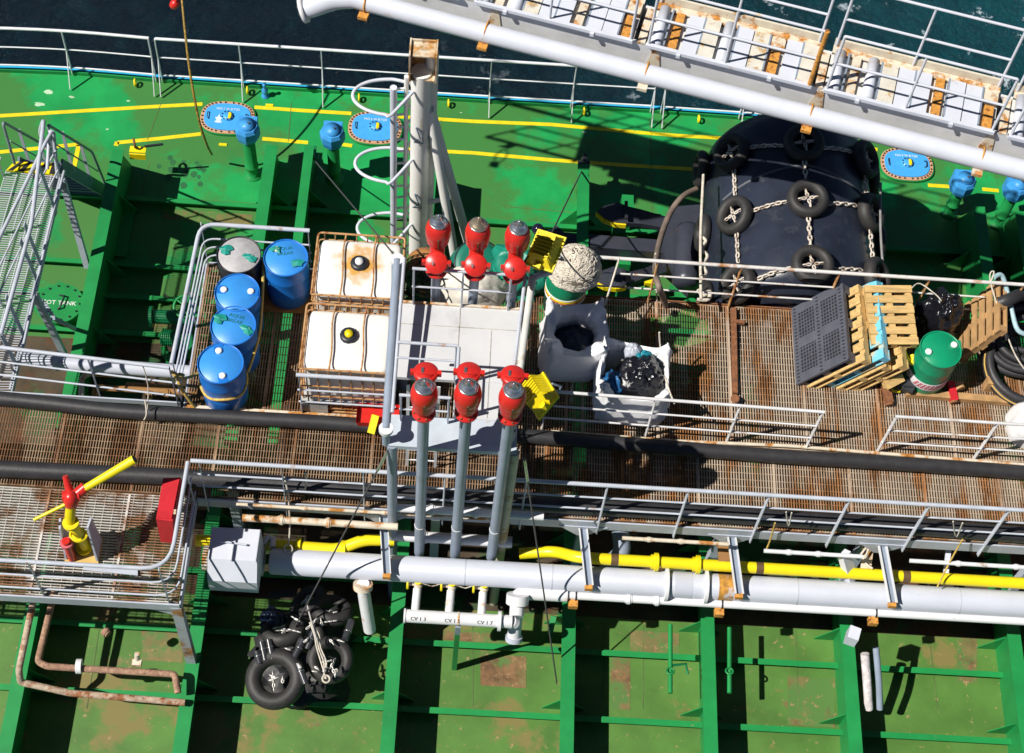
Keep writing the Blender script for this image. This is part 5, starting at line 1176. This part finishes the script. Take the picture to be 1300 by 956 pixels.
MB().cyl(n0, n1, .045, .058, n=18).build('nozzle', yellow, t); MB().cyl(n1-(n1-n0).normalized()*.002, n1+(n1-n0).normalized()*.004, .045, n=16).build('nozzle_mouth', blackm, t)
MB().cyl(h_+V((.02,-.02,-.02)), A(43,660,1.0), .022, n=10).build('lever', yellow, t)
MB().cyl(c+V((-.10,-.08,.05)), c+V((-.10,-.06,.55)), .05, n=12).build('extinguisher_tube', red, t); MB().cyl(c+V((-.10,-.06,.45)), c+V((-.10,-.06,.5)), .08, n=12).build('tube_collar', mat('pink_red', (.6,.12,.14)), t)
t = thing('hose_box', 'red fire hose box hung on the end railing of the monitor platform', 'box', A(212,680,0))
q0, q1, q2, q3 = A(207,608,.62), A(229,606,.62), A(219,680,.50), A(199,664,.50)
b = MB(); b.add([A(207,607,.85), A(229,606,.85), A(219,662,.85), A(198,659,.85), A(209,612,.3), A(232,611,.3), A(222,690,.3), A(204,688,.3)], [(3,2,1,0),(4,5,6,7),(0,1,5,4),(1,2,6,5),(2,3,7,6),(3,0,4,7)]); b.build('body', redbox, t)
MB().prism([A(208,609,.856), A(228,608,.856), A(218,659,.856), A(200,657,.856)], (0,0,.012)).build('lid', redbox, t)
MB().box(A(222,650,.88), (.03,.06,.02)).build('latch', cream, t)
tag(MB().prism([A(106,716,.03), A(175,722,.03), A(175,731,.03), A(106,724,.03)], (0,0,.01)).build('cover_strip', grey), 'grey metal strip on the grating in front of the fire monitor', 'plate')

# ================================================================ LOWER PIPES
yp = -3.14; zp = -.80
def Pp(px_, z=zp, y=yp): 
    lo, hi = -12, 14
    for _ in range(40):
        m_ = (lo+hi)/2; c = ROT.transposed() @ (V((m_, y, z))-CAM); x = PX + F*c.x/-c.z
        if x < px_: lo = m_
        else: hi = m_
    return m_
t = thing('main_pipe', 'thick pale grey main pipe running below the catwalk railing', 'pipe', (0, yp, zp))
X0 = Pp(343)
MB().tube([(X0,yp,zp), (X0+.03,yp,zp), (13,yp,zp)], .175, 32, rs=[.155,.175,.175]).build('tube', pipegrey, t)
for px_ in (590,700,1010,1215): x = Pp(px_); MB().cyl((x-.008,yp,zp), (x+.008,yp,zp), .1785, n=30).build('weld_bead', pipegrey, t)
for px_ in (845,895): x = Pp(px_); MB().cyl((x-.022,yp,zp), (x+.022,yp,zp), .235, n=30).build('flange', white, t)
MB().cyl((Pp(866)-.12,yp,zp), (Pp(866)+.12,yp,zp), .178, n=30).build('collar', pipegrey, t)
MB().cyl((Pp(920)-.10,yp,zp+.001), (Pp(920)+.10,yp,zp+.001), .1765, n=30).build('rust_patch', mat('pipe_patch', (.52,.54,.62), rust=.85, scale=3, rust_col=(.62,.30,.05), rough=.5), t)
x = Pp(333); MB().cyl((x-.025,yp,zp), (x+.02,yp,zp), .20, n=26).build('end_ring', white, t); MB().tube([V((x-.0,yp+.2,zp+.1)), V((x+.05,yp+.3,zp+.12)), V((x+.12,yp+.28,zp+.1)), V((x+.12,yp+.16,zp+.1))], .045, 10).build('hook', white, t)
MB().cyl((Pp(262),yp,zp), (x,yp,zp), .12, n=20).build('neck', pipegrey, t)
t = thing('instrument_box', 'pale grey sloping box at the left end of the thick main pipe', 'box', (Pp(302), yp, zp))
yo_, zo_ = yp, zp; yp, zp = yp-.20, zp+.34; xa, xb = Pp(273), Pp(334)
b = MB(); b.add([(xa,yp-.28,zp-.28),(xb,yp-.28,zp-.28),(xb,yp+.36,zp-.28),(xa,yp+.36,zp-.28),(xa,yp-.28,zp+.05),(xb,yp-.28,zp+.05),(xb,yp-.08,zp+.30),(xa,yp-.08,zp+.30),(xb,yp+.36,zp+.30),(xa,yp+.36,zp+.30)], [(3,2,1,0),(0,1,5,4),(4,5,6,7),(7,6,8,9),(1,2,8,6,5),(0,4,7,9,3),(2,3,9,8)]); b.build('body', boomw, t)
MB().cyl((xa+.15,yp+.15,zp+.34), (xa+.48,yp+.12,zp+.34), .014, n=8).build('handle', grey2, t)
MB().bar((xa+.31,yp+.14,zp+.305), (xa+.31,yp-.1,zp+.305), .02, .02).build('handle_stay', grey2, t)
yp, zp = yo_, zo_
x = Pp(268); MB().cyl((x-.10,yp,zp-.02), (x-.03,yp,zp-.02), .17, n=22).build('end_flange', cream, t)
pipe('slim_pipe', 'slim white pipe running along the underside of the thick main pipe', [(Pp(660),yp-.20,zp-.10), (13,yp-.20,zp-.10)], .055, white, flanges=(.115,.145))
pipe('yellow_pipe', 'yellow pipe behind the thick main pipe, right part, with dark bands and flanges', [(Pp(660,-.9,yp+.35),yp+.38,-.95), (Pp(705,-.7,yp+.3),yp+.40,-.85), (Pp(735,-.6,yp+.2),yp+.22,-.60), (13,yp+.22,-.60)], .078, yellow, fil=.15)
yy = bpy.data.objects['yellow_pipe']
for px_ in (833,886): x = Pp(px_,-.6,yp+.22); MB().cyl((x-.025,yp+.22,-.6), (x+.025,yp+.22,-.6), .125, n=22).build('flange', yellow, yy); MB().cyl((x-.025,yp+.22,-.6), (x-.07,yp+.22,-.6), .1, n=22).build('collar', yellow, yy)
for px_ in (780,964,1150): x = Pp(px_,-.6,yp+.22); MB().cyl((x-.05,yp+.22,-.6), (x+.05,yp+.22,-.6), .0795, n=20).build('dark_band', mat('band_brown', (.12,.07,.03)), yy)
pipe('yellow_pipe', 'yellow pipe left part with an S bend ending behind the platform leg', [(Pp(250,-.8,yp+.3),yp+.24,-.80), (Pp(430,-.8,yp+.24),yp+.22,-.80), (Pp(462,-.8,yp+.3),yp+.34,-.70), (Pp(500,-.8,yp+.3),yp+.36,-.70)], .080, yellow, fil=.12)
yy = [o_ for o_ in bpy.data.objects if o_.name.startswith('yellow_pipe') and o_.parent is None][-1]
for px_ in (379,436): x = Pp(px_,-.8,yp+.24); MB().cyl((x-.03,yp+.23,-.8), (x+.03,yp+.23,-.8), .12, n=22).build('flange', yellow, yy)
for (xa_, xb_, y, py_, r_, mm), lab in (((308,505,-2.86,663,.048,cream),'cream pipe with clamps under the catwalk edge, left of the platform leg'), ((500,690,-2.74,650,.055,white),'white pipe passing behind the tall grey valve pipes'), ((500,650,-2.76,684,.075,white),'thick white pipe just above the main pipe behind the valve pipes'),
        ((300,640,-2.74,650,.022,cream),'thin cream pipe high under the catwalk edge at the left'), ((790,925,-2.86,687,.026,cream),'thin rusty cream rod with couplings in the middle'), ((970,1095,-2.86,703,.028,white),'thin white rod pipe behind the yellow pipe near the wide bracket'), ((1155,1400,-2.86,719,.028,white),'thin white rod pipe behind the yellow pipe at the right')):
    z = P2((xa_+xb_)/2, py_, y).z; pipe('side_pipe', lab, [(Pp(xa_,z,y),y,z), (Pp(xb_,z,y),y,z)], r_, mm, flanges=(.25,.55))
pipe('side_pipe', 'dark curved pipe end coming from under the catwalk at the left', [(Pp(312,-1,yp+.6),yp+.45,-1.2), (Pp(318,-.8,yp+.7),yp+.75,-.8), (Pp(360,-.8,yp+.7),yp+.75,-.75)], .06, dark)
pipe('side_pipe', 'large dark pipe bend in the shade behind the right guy wire', [(Pp(700,-.9,yp+.9),yp+.9,-.8), (Pp(785,-.9,yp+.9),yp+.88,-.8), (Pp(792,-.9,yp+.6),yp+.5,-1.0), (Pp(770,-.9,yp+.4),yp+.35,-1.2)], .12, postgrey)
for px_, py2, nm in ((487,735,'left'), (744,765,'middle'), (935,778,'third'), (1130,785,'right')):
    y0_ = -2.68; x = P2(px_ if px_ != 487 else 487, {487:677,744:655,935:668,1130:678}[px_], y0_).x
    t = thing('hanger_bracket', 'pale channel bracket over the thick main pipe, %s' % {'left':'beside the left platform leg','middle':'just right of the guy wire','third':'beside the rust patch','right':'at the cream bracket near the right'}[nm], 'bracket arm', (x, y0_, -.25), 0, 'channel brackets over the main pipe')
    p_, q_ = V((x, y0_, -.22)), V((Pp(px_+4,-.55,yp-.16), yp-.17, -.60))
    MB().bar(p_, q_, .10, .012).build('channel_web', postgrey, t)
    for sx in (-.05, .05): MB().bar(p_+V((sx,0,.03)), q_+V((sx,0,.03)), .012, .06).build('channel_lip', white, t)
    MB().box(q_+V((0,-.02,-.03)), (.10,.06,.08)).build('foot', orange, t)
    MB().prism([(x-.32,y0_,-.15), (x+.32,y0_,-.15), (x+.06,y0_+.0,-.42), (x-.06,y0_,-.42)], (0,.02,0)).build('gusset', grey, t)
for i, px_ in enumerate((1101,1203)):
    x = Pp(px_, -.5, yp+.35); tag(MB().bar((x,yp+.28,-.62), (x+.03,yp+.62,-.45), .14 if i == 0 else .07, .03).build('cream_bracket', cream if i == 0 else boomw), ['wide cream bracket with rope tied round it over the yellow pipe','narrow white bracket over the yellow pipe at the right'][i], 'bracket arm')
tag(MB().box((Pp(920,-.5,yp+.35), yp+.38, -.55), (.16,.30,.04)).build('cream_bracket', flesh), 'rusty bracket plate behind the yellow pipe near the rust patch', 'bracket arm')
tag(MB().bar((Pp(1068,-.5,-2.9), -2.78, -.3), (Pp(1078,-.9,-3.3)+.02, -2.95, -.75), .16, .10).build('wedge_bracket', boomw), 'pale wedge shaped bracket below the catwalk edge', 'bracket arm')
for px_ in (727,912,1107):
    x = Pp(px_, zp-.2, yp-.3); t = thing('pipe_clamp', 'orange rusty clamp foot under the slim white pipe, %s' % {727:'by the guy wire',912:'in the middle',1107:'at the right'}[px_], 'clamp', (x, yp-.3, zp-.2)); MB().box((x,yp-.30,zp-.16), (.12,.10,.10)).build('foot', orange, t)
    MB().torus((x+.03,yp-.2,zp-.10), (1,0,0), .062, .010, 20, 6).build('strap', dark, t)
# white valve manifold
ym, zm = -3.72, -1.0
t = thing('valve_manifold', 'short white manifold pipe with three stubs, marked in small black letters', 'manifold', (Pp(570,zm,ym), ym, zm))
xa, xb = Pp(514,zm,ym), Pp(650,zm,ym)
MB().cyl((xa,ym,zm), (xb,ym,zm), .088, n=26).build('tube', white, t); MB().cyl((xa-.015,ym,zm), (xa+.01,ym,zm), .10, n=26).build('end_cap', white, t)
for px_ in (634,): MB().cyl((Pp(px_,zm,ym)-.02,ym,zm), (Pp(px_,zm,ym)+.02,ym,zm), .135, n=24).build('flange', white, t)
MB().cyl((Pp(582,zm,ym)-.012,ym,zm), (Pp(582,zm,ym)+.012,ym,zm), .094, n=24).build('clamp', cream, t)
for i, px_ in enumerate((527,570,611)):
    x = Pp(px_,zm,ym+.1); MB().cyl((x,ym,zm), (x+.01,ym+.38,zm+.02), .055, n=16).build('stub', white, t)
    hv = thing('small_handwheel_valve', ['left','middle','right'][i]+' small valve with yellow handwheel on the white manifold', 'valve', (x+.02, ym+.42, zm+.05), 0, 'small yellow handwheel valves')
    cc = V((x+.02, ym+.42, zm+.05)); b = MB(); b.lathe([(0,-.06),(.05,-.05),(.06,0),(.05,.05),(0,.06)], cc, (0,.3,1), 12); b.build('body', cream, hv)
    MB().torus(cc+V((0,.03,.10)), (0,-.2,1), .048, .016, 18, 8).build('top_wheel', yellowd, hv); MB().cyl(cc, cc+V((0,.03,.11)), .02, n=8).build('stem', mat('stem_orange', (.6,.35,.05)), hv)
    MB().torus(cc+V((-.14,0,.03)), (1,0,0), .06, .016, 18, 8).build('side_wheel', yellowd, hv); MB().cyl(cc, cc+V((-.15,0,.03)), .018, n=8).build('side_stem', cream, hv)
    text(('CV 1 3','CV 1 5','CV 1 7')[i], .072, (x+.05, ym-.062, zm+.068), blackm, 'lettering', t, (1,0,0), (0,.70,.71))
for k in range(2):
    x0_, x1_ = Pp((527,570)[k],zm,ym+.4), Pp((570,611)[k],zm,ym+.4); ch = MB(); pts = [V((x0_+.06,ym+.42,zm+.14)), V(((x0_+x1_)/2,ym+.40,zm+.09)), V((x1_-.12,ym+.42,zm+.14))]
    chainrun(pts, ch, .035, .006); tag(ch.build('locking_chain', chain), ['left','right'][k]+' thin locking chain strung between the yellow handwheels', 'chain')
# T pipe right of manifold
xt = Pp(656,-.9,ym+.05); t = thing('elbow_pipe', 'white elbow pipe with bolted flange at the right of the manifold', 'pipe', (xt, ym, -1.2))
MB().tube(fillet([(Pp(720,zp-.1,yp-.2),yp-.20,zp-.10), (xt,yp-.20,zp-.10), (xt,yp-.52,zp-.16)], .12), .095, 22).build('bend', white, t)
d_ = V((0,-.75,-.66)); MB().cyl((xt,yp-.26,zp-.02), (xt,yp-.36,zp-.10), .15, n=24).build('flange', white, t)
MB().cyl((xt,yp-.32,zp-.08), (xt+.0,yp-.62,zp-.62), .092, n=24).build('drop_tube', white, t); MB().cyl((xt,yp-.62,zp-.62), (xt,yp-.66,zp-.67), .115, n=24).build('blank_end', grey, t)
MB().cyl((xb,ym,zm), (xt,ym,zm-.05), .075, n=18).build('branch', white, t)
x = Pp(582,zm,ym-.05); t = thing('green_stanchion', 'green stanchion with grey top supporting the white manifold', 'stanchion', (x, ym-.08, D)); MB().bar((x,ym-.06,D), (x,ym-.06,zm-.35), .07, .07, (1,0,0)).build('post', greenF, t); MB().bar((x,ym-.06,zm-.35), (x,ym-.06,zm-.08), .07, .07, (1,0,0)).build('top', postgrey, t)
# down pipes near the tyre pile
x = Pp(462,-1,yp-.1); pipe('down_pipe', 'pale curved pipe going down from the main pipe right of the tyre pile', [(x,yp-.22,zp-.05), (x+.02,yp-.30,-1.1), (x+.10,yp-.5,-1.8)], .085, white); 
tag(MB().cyl((x,yp-.22,zp-.06), (x,yp-.26,zp-.12), .13, n=20).build('bolted_collar', cream), 'cream bolted collar on top of the curved down pipe', 'collar ring')
# rusty wrapped pipes bottom left
wr = mat('wrapped_pipe', (.46,.36,.27), rust=.6, scale=6, rust_col=(.40,.15,.06), bump=1.0, rough=.8, var=.3)
pipe('wrapped_pipe', 'rust stained wrapped pipe, left of the pair at the lower left', [A(46,745,-1.6), A(24,850,-1.6), A(26,866,-1.8), A(90,880,-1.9), A(235,892,-1.9)], .046, wr, fil=.05)
pipe('wrapped_pipe', 'rusty lagged pipe, right of the pair at the lower left', [A(70,748,-1.7), A(48,840,-1.7), A(60,846,-1.7), A(222,856,-1.75), A(226,880,-1.8)], .046, mat('wrapped_pipe_red', (.30,.17,.11), rust=.7, scale=7, rust_col=(.5,.3,.2), bump=1.0, rough=.8, var=.4), flanges=(.42,), fil=.05)
t = thing('pipe_valve', 'small pale valve on the rusty lagged pipe at the lower left', 'valve', A(174,840,-1.6)); MB().cyl(A(174,842,-1.7), A(174,830,-1.5), .035, n=12).build('stem', cream, t); MB().box(A(174,842,-1.65), (.12,.08,.08)).build('body', cream, t)
t = thing('pipe_valve', 'grey union fitting on the rusty lagged pipe below the wrapped bend', 'valve', A(100,846,-1.7)); MB().cyl(A(97,846,-1.7), A(104,846,-1.7), .10, n=14).build('body', white, t)
pipe('wrapped_pipe', 'white wrapped pipe standing upright near the lower right corner', [A(1098,830,-1.6), A(1101,868,-1.9), A(1103,900,-2.2)], .06, mat('wrap_white', (.72,.66,.66), rust=.3, scale=8, bump=1.5, rough=.9, var=.3))
pipe('wrapped_pipe', 'dark grey upright pipe right of the white wrapped pipe', [A(1112,822,-1.5), A(1116,868,-1.8), A(1117,900,-2.1)], .045, postgrey)
tag(MB().bar(A(1080,815,-1.0), A(1084,800,-1.0), .15, .25).build('white_bracket', boomw), 'white block bracket under the slim pipe near the lower right', 'bracket arm')
for (x, y0_, y1_), lab in (((851,793,880),'green upright rod valve with small handwheel in the lower deck bay'), ((926,797,880),'thin green upright rod beside the deck frame')):
    t = thing('rod_valve', lab, 'rod valve', A(x, y1_, D)); MB().tube([A(x,y0_,-1.9), A(x,y1_,-1.9)], .032, 10).build('rod', greenF, t)
    MB().torus(A(x,852,-1.85), (0,.3,1), .05, .014, 14, 6).build('wheel', greenF, t)
    MB().tube([A(x,845,-1.9), A(x+20,843,-1.95), A(x+22,856,-2.0)], .02, 8).build('spindle_arm', greenD, t) if x == 851 else None
tag(MB().bar(A(698,805,D+.5), A(703,782,D+.6), .08, .3).build('green_lug', greenF), 'green lug beside the wire under the elbow pipe', 'lug')
# ropes tied on the near railing
for (pts, r_), lab in ((([A(361,605,.5), A(366,630,.2), A(368,670,-.4), A(366,690,-.6)], .012), 'white line with a loop hanging from the catwalk railing at the left'), (([A(388,600,.7), A(389,612,.4), A(387,622,.2)], .014), 'short white cord on the catwalk railing'), (([A(1190,745,-.5), A(1205,715,-.2), A(1222,685,.3)], .012), 'thin orange cord stretched down to the yellow pipe at the right'), (([A(1210,662,.8), A(1214,682,.3), A(1222,664,.8)], .010), 'white V shaped cord on the railing at the right'), (([A(998,650,.9), A(1001,668,.5), A(1005,651,.9)], .010), 'white V shaped cord on the railing in the middle'), (([A(972,700,-.4), A(978,685,-.1), A(984,664,.4)], .012), 'orange cord tied under the railing near the rust patch'), (([A(1092,705,-.5), A(1105,690,-.3), A(1098,712,-.5), A(1108,722,-.5)], .016), 'cream rope tangled round the wide cream bracket'), (([A(184,508,.4), A(186,525,.3), A(183,533,.2)], .010), 'thin cord round the upper hose at the left'), (([A(180,460,1.05), A(188,490,.6), A(187,520,.25)], .008), 'long thin cord from the left railing to the upper hose')):
    tag(MB().tube(smooth(pts, 4), r_, 6).build('cord', ropew if 'orange' not in lab else ropey), lab, 'cord')
MB().torus(A(366,697,-.6), (0,-.5,1), .055, .010, 18, 6).build('cord_loop', ropew, [o_ for o_ in bpy.data.objects if o_.name == 'cord'][0])

# ================================================================ TYRE PILE
def tyre(label, c, ax, R_=.215, r_=.085):
    t = thing('old_tyre', label, 'tyre', c, 0, 'old tyres heaped with chains'); MB().torus(c, ax, R_, r_, 40, 14, 1.2).build('carcass', tyrem, t)
    ch = MB(); a = V(ax).normalized(); u_ = a.orthogonal().normalized(); w_ = a.cross(u_); rr = random.Random(int(c.x*100))
    for k in range(4):
        p_ = c+a*.02+(u_*rr.uniform(-1,1)+w_*rr.uniform(-1,1))*.12; q_ = c+a*.03+(u_*rr.uniform(-1,1)+w_*rr.uniform(-1,1))*.12
        chainrun([p_, q_], ch, .065, .010)
    ch.build('chain_links', mat('bright_chain', (.6,.58,.55), rough=.4, metal=.4), t)
zt = -1.75
tyre('front right tyre of the heap, lying face up with a rope across it', A(419,838,zt), (.1,-.25,1), .235, .085)
tyre('front left tyre of the heap cut by the bottom of the photo', A(350,862,zt), (-.1,-.2,1), .30, .11)
tyre('upright tyre at the upper right of the heap', A(421,775,zt), (.1,.55,.8), .22, .08)
tyre('upright tyre at the upper left of the heap, holding a dark blue bag', A(360,800,zt), (-.1,.5,.8), .235, .08)
tyre('small tyre between the upper two of the heap', A(390,805,zt-.05), (.5,.2,.7), .2, .075)
tyre('half buried tyre at the back of the heap', A(392,765,zt-.15), (-.5,.3,.7), .2, .08)
0 and tyre('tyre at the bottom right below the face up tyre', A(400,900,zt-.2), (.3,-.2,1))
0 and tyre('tyre at the bottom left under the heap', A(320,905,zt-.2), (-.3,-.2,1))
crumple('dark_bag', 'dark shiny bag inside the upper left tyre', A(346,787,zt-.1), .17, .15, .22, navybag, 41, 'plastic bag', amp=.25)
crumple('dark_bundle', 'dark net bundle under the tyre heap', A(385,835,D+.02), .66, .66, .5, rubber, 44, 'bundle', amp=.35)
rr = random.Random(3)
for k, ((x0_, y0_, x1_, y1_), w_) in enumerate((((385,812,372,838),'between the two front tyres'), ((438,812,446,788),'right of the upper right tyre'), ((332,815,337,838),'left below the upper left, inner'), ((341,812,346,836),'left below the upper left, outer'), ((326,826,330,842),'short one at the left edge of the heap'), ((378,842,388,868),'under the rope, lowest'), ((398,802,390,824),'in the middle of the heap'))):
    t = thing('rubber_sleeve', 'black rubber sleeve on the tyre heap, '+w_, 'sleeve', A(x0_,y0_,zt+.15), 0, 'black rubber sleeves on the tyre heap'); p_, q_ = A(x0_,y0_,zt+.18), A(x1_,y1_,zt+.12)
    MB().cyl(p_, q_, .048, n=14).build('roll', mat('sleeve_black', (.035,.037,.045), rough=.3), t); MB().torus(lerp(p_,q_,.4), q_-p_, .05, .006, 16, 6).build('band', steel, t)
hr_ = MB()
for dx_ in (0, 2.5, 5): hr_.tube(smooth([A(393+dx_*.3,790,zt+.4), A(399+dx_*1.2,806,zt+.36), A(402+dx_,822,zt+.3), A(408+dx_*1.3,842,zt+.22), A(414-dx_,862,zt+.2)], 4), .010, 6)
hr_.torus(A(414,862,zt+.2), (.2,0,1), .05, .014, 14, 6)
tag(hr_.build('heap_rope', ropew), 'thick cream rope of several strands hanging across the tyre heap', 'rope')
tag(MB().tube(smooth([A(388,760,zt+.5), A(397,795,zt+.42), A(404,818,zt+.38)], 4), .012, 6).build('heap_line', mat('rope_grey2', (.4,.38,.36))), 'thin grey line above the thick rope on the tyre heap', 'rope')
ch = MB(); pts = []
for k in range(30): pts.append(A(340+rr.random()*100, 780+rr.random()*80, zt+.22))
for k in range(0, 30, 2): chainrun([pts[k], lerp(pts[k], pts[k+1], .22)], ch, .06, .010)
o_ = ch.build('loose_chain', MATS['bright_chain']); tag(o_, 'loose bright chain pieces scattered over the tyre heap', 'chain', kind='stuff')
o_ = MB().prism([A(343,752,zt+.3), A(373,750,zt+.3), A(376,758,zt+.3), A(338,760,zt+.3)], (0,0,.04)).build('ribbed_mat', dark); tag(o_, 'dark ribbed mat at the top of the tyre heap', 'mat')
# ================================================================ CAMERA, LIGHT
cam = bpy.data.cameras.new('Camera'); co = bpy.data.objects.new('Camera', cam); col.objects.link(co)
co.matrix_world = Matrix.Translation(CAM) @ ROT.to_4x4()
cam.sensor_width = 36; cam.lens = F/1300*36; cam.shift_y = -44.5/1300; cam.clip_end = 2000
bpy.context.scene.camera = co
SUNV = V((.735, .27, -1)).normalized()
sun = bpy.data.lights.new('Sun', 'SUN'); sun.energy = 5.0; sun.angle = R(.5); sun.color = (1, .96, .88)
so = bpy.data.objects.new('Sun', sun); so.rotation_euler = SUNV.to_track_quat('-Z', 'Y').to_euler(); so.location = (0, 0, 30); col.objects.link(so)
w = bpy.data.worlds.new('World'); bpy.context.scene.world = w; w.use_nodes = True; nt = w.node_tree
sk = nt.nodes.new('ShaderNodeTexSky'); sk.sky_type = 'NISHITA'; sk.sun_disc = False; sk.altitude = 6000; sk.dust_density = 0.3; sk.air_density = 0.8
el = math.asin(-SUNV.z); sk.sun_elevation = el; sk.sun_rotation = math.atan2(-SUNV.x, -SUNV.y)
nt.links.new(sk.outputs[0], nt.nodes['Background'].inputs[0]); nt.nodes['Background'].inputs[1].default_value = .05
s = bpy.context.scene; s.view_settings.view_transform = 'Standard'; s.view_settings.look = 'None'; s.view_settings.exposure = 0.22; s.view_settings.gamma = 1
s.cycles.max_bounces = 5; s.cycles.diffuse_bounces = 2; s.cycles.use_denoising = True
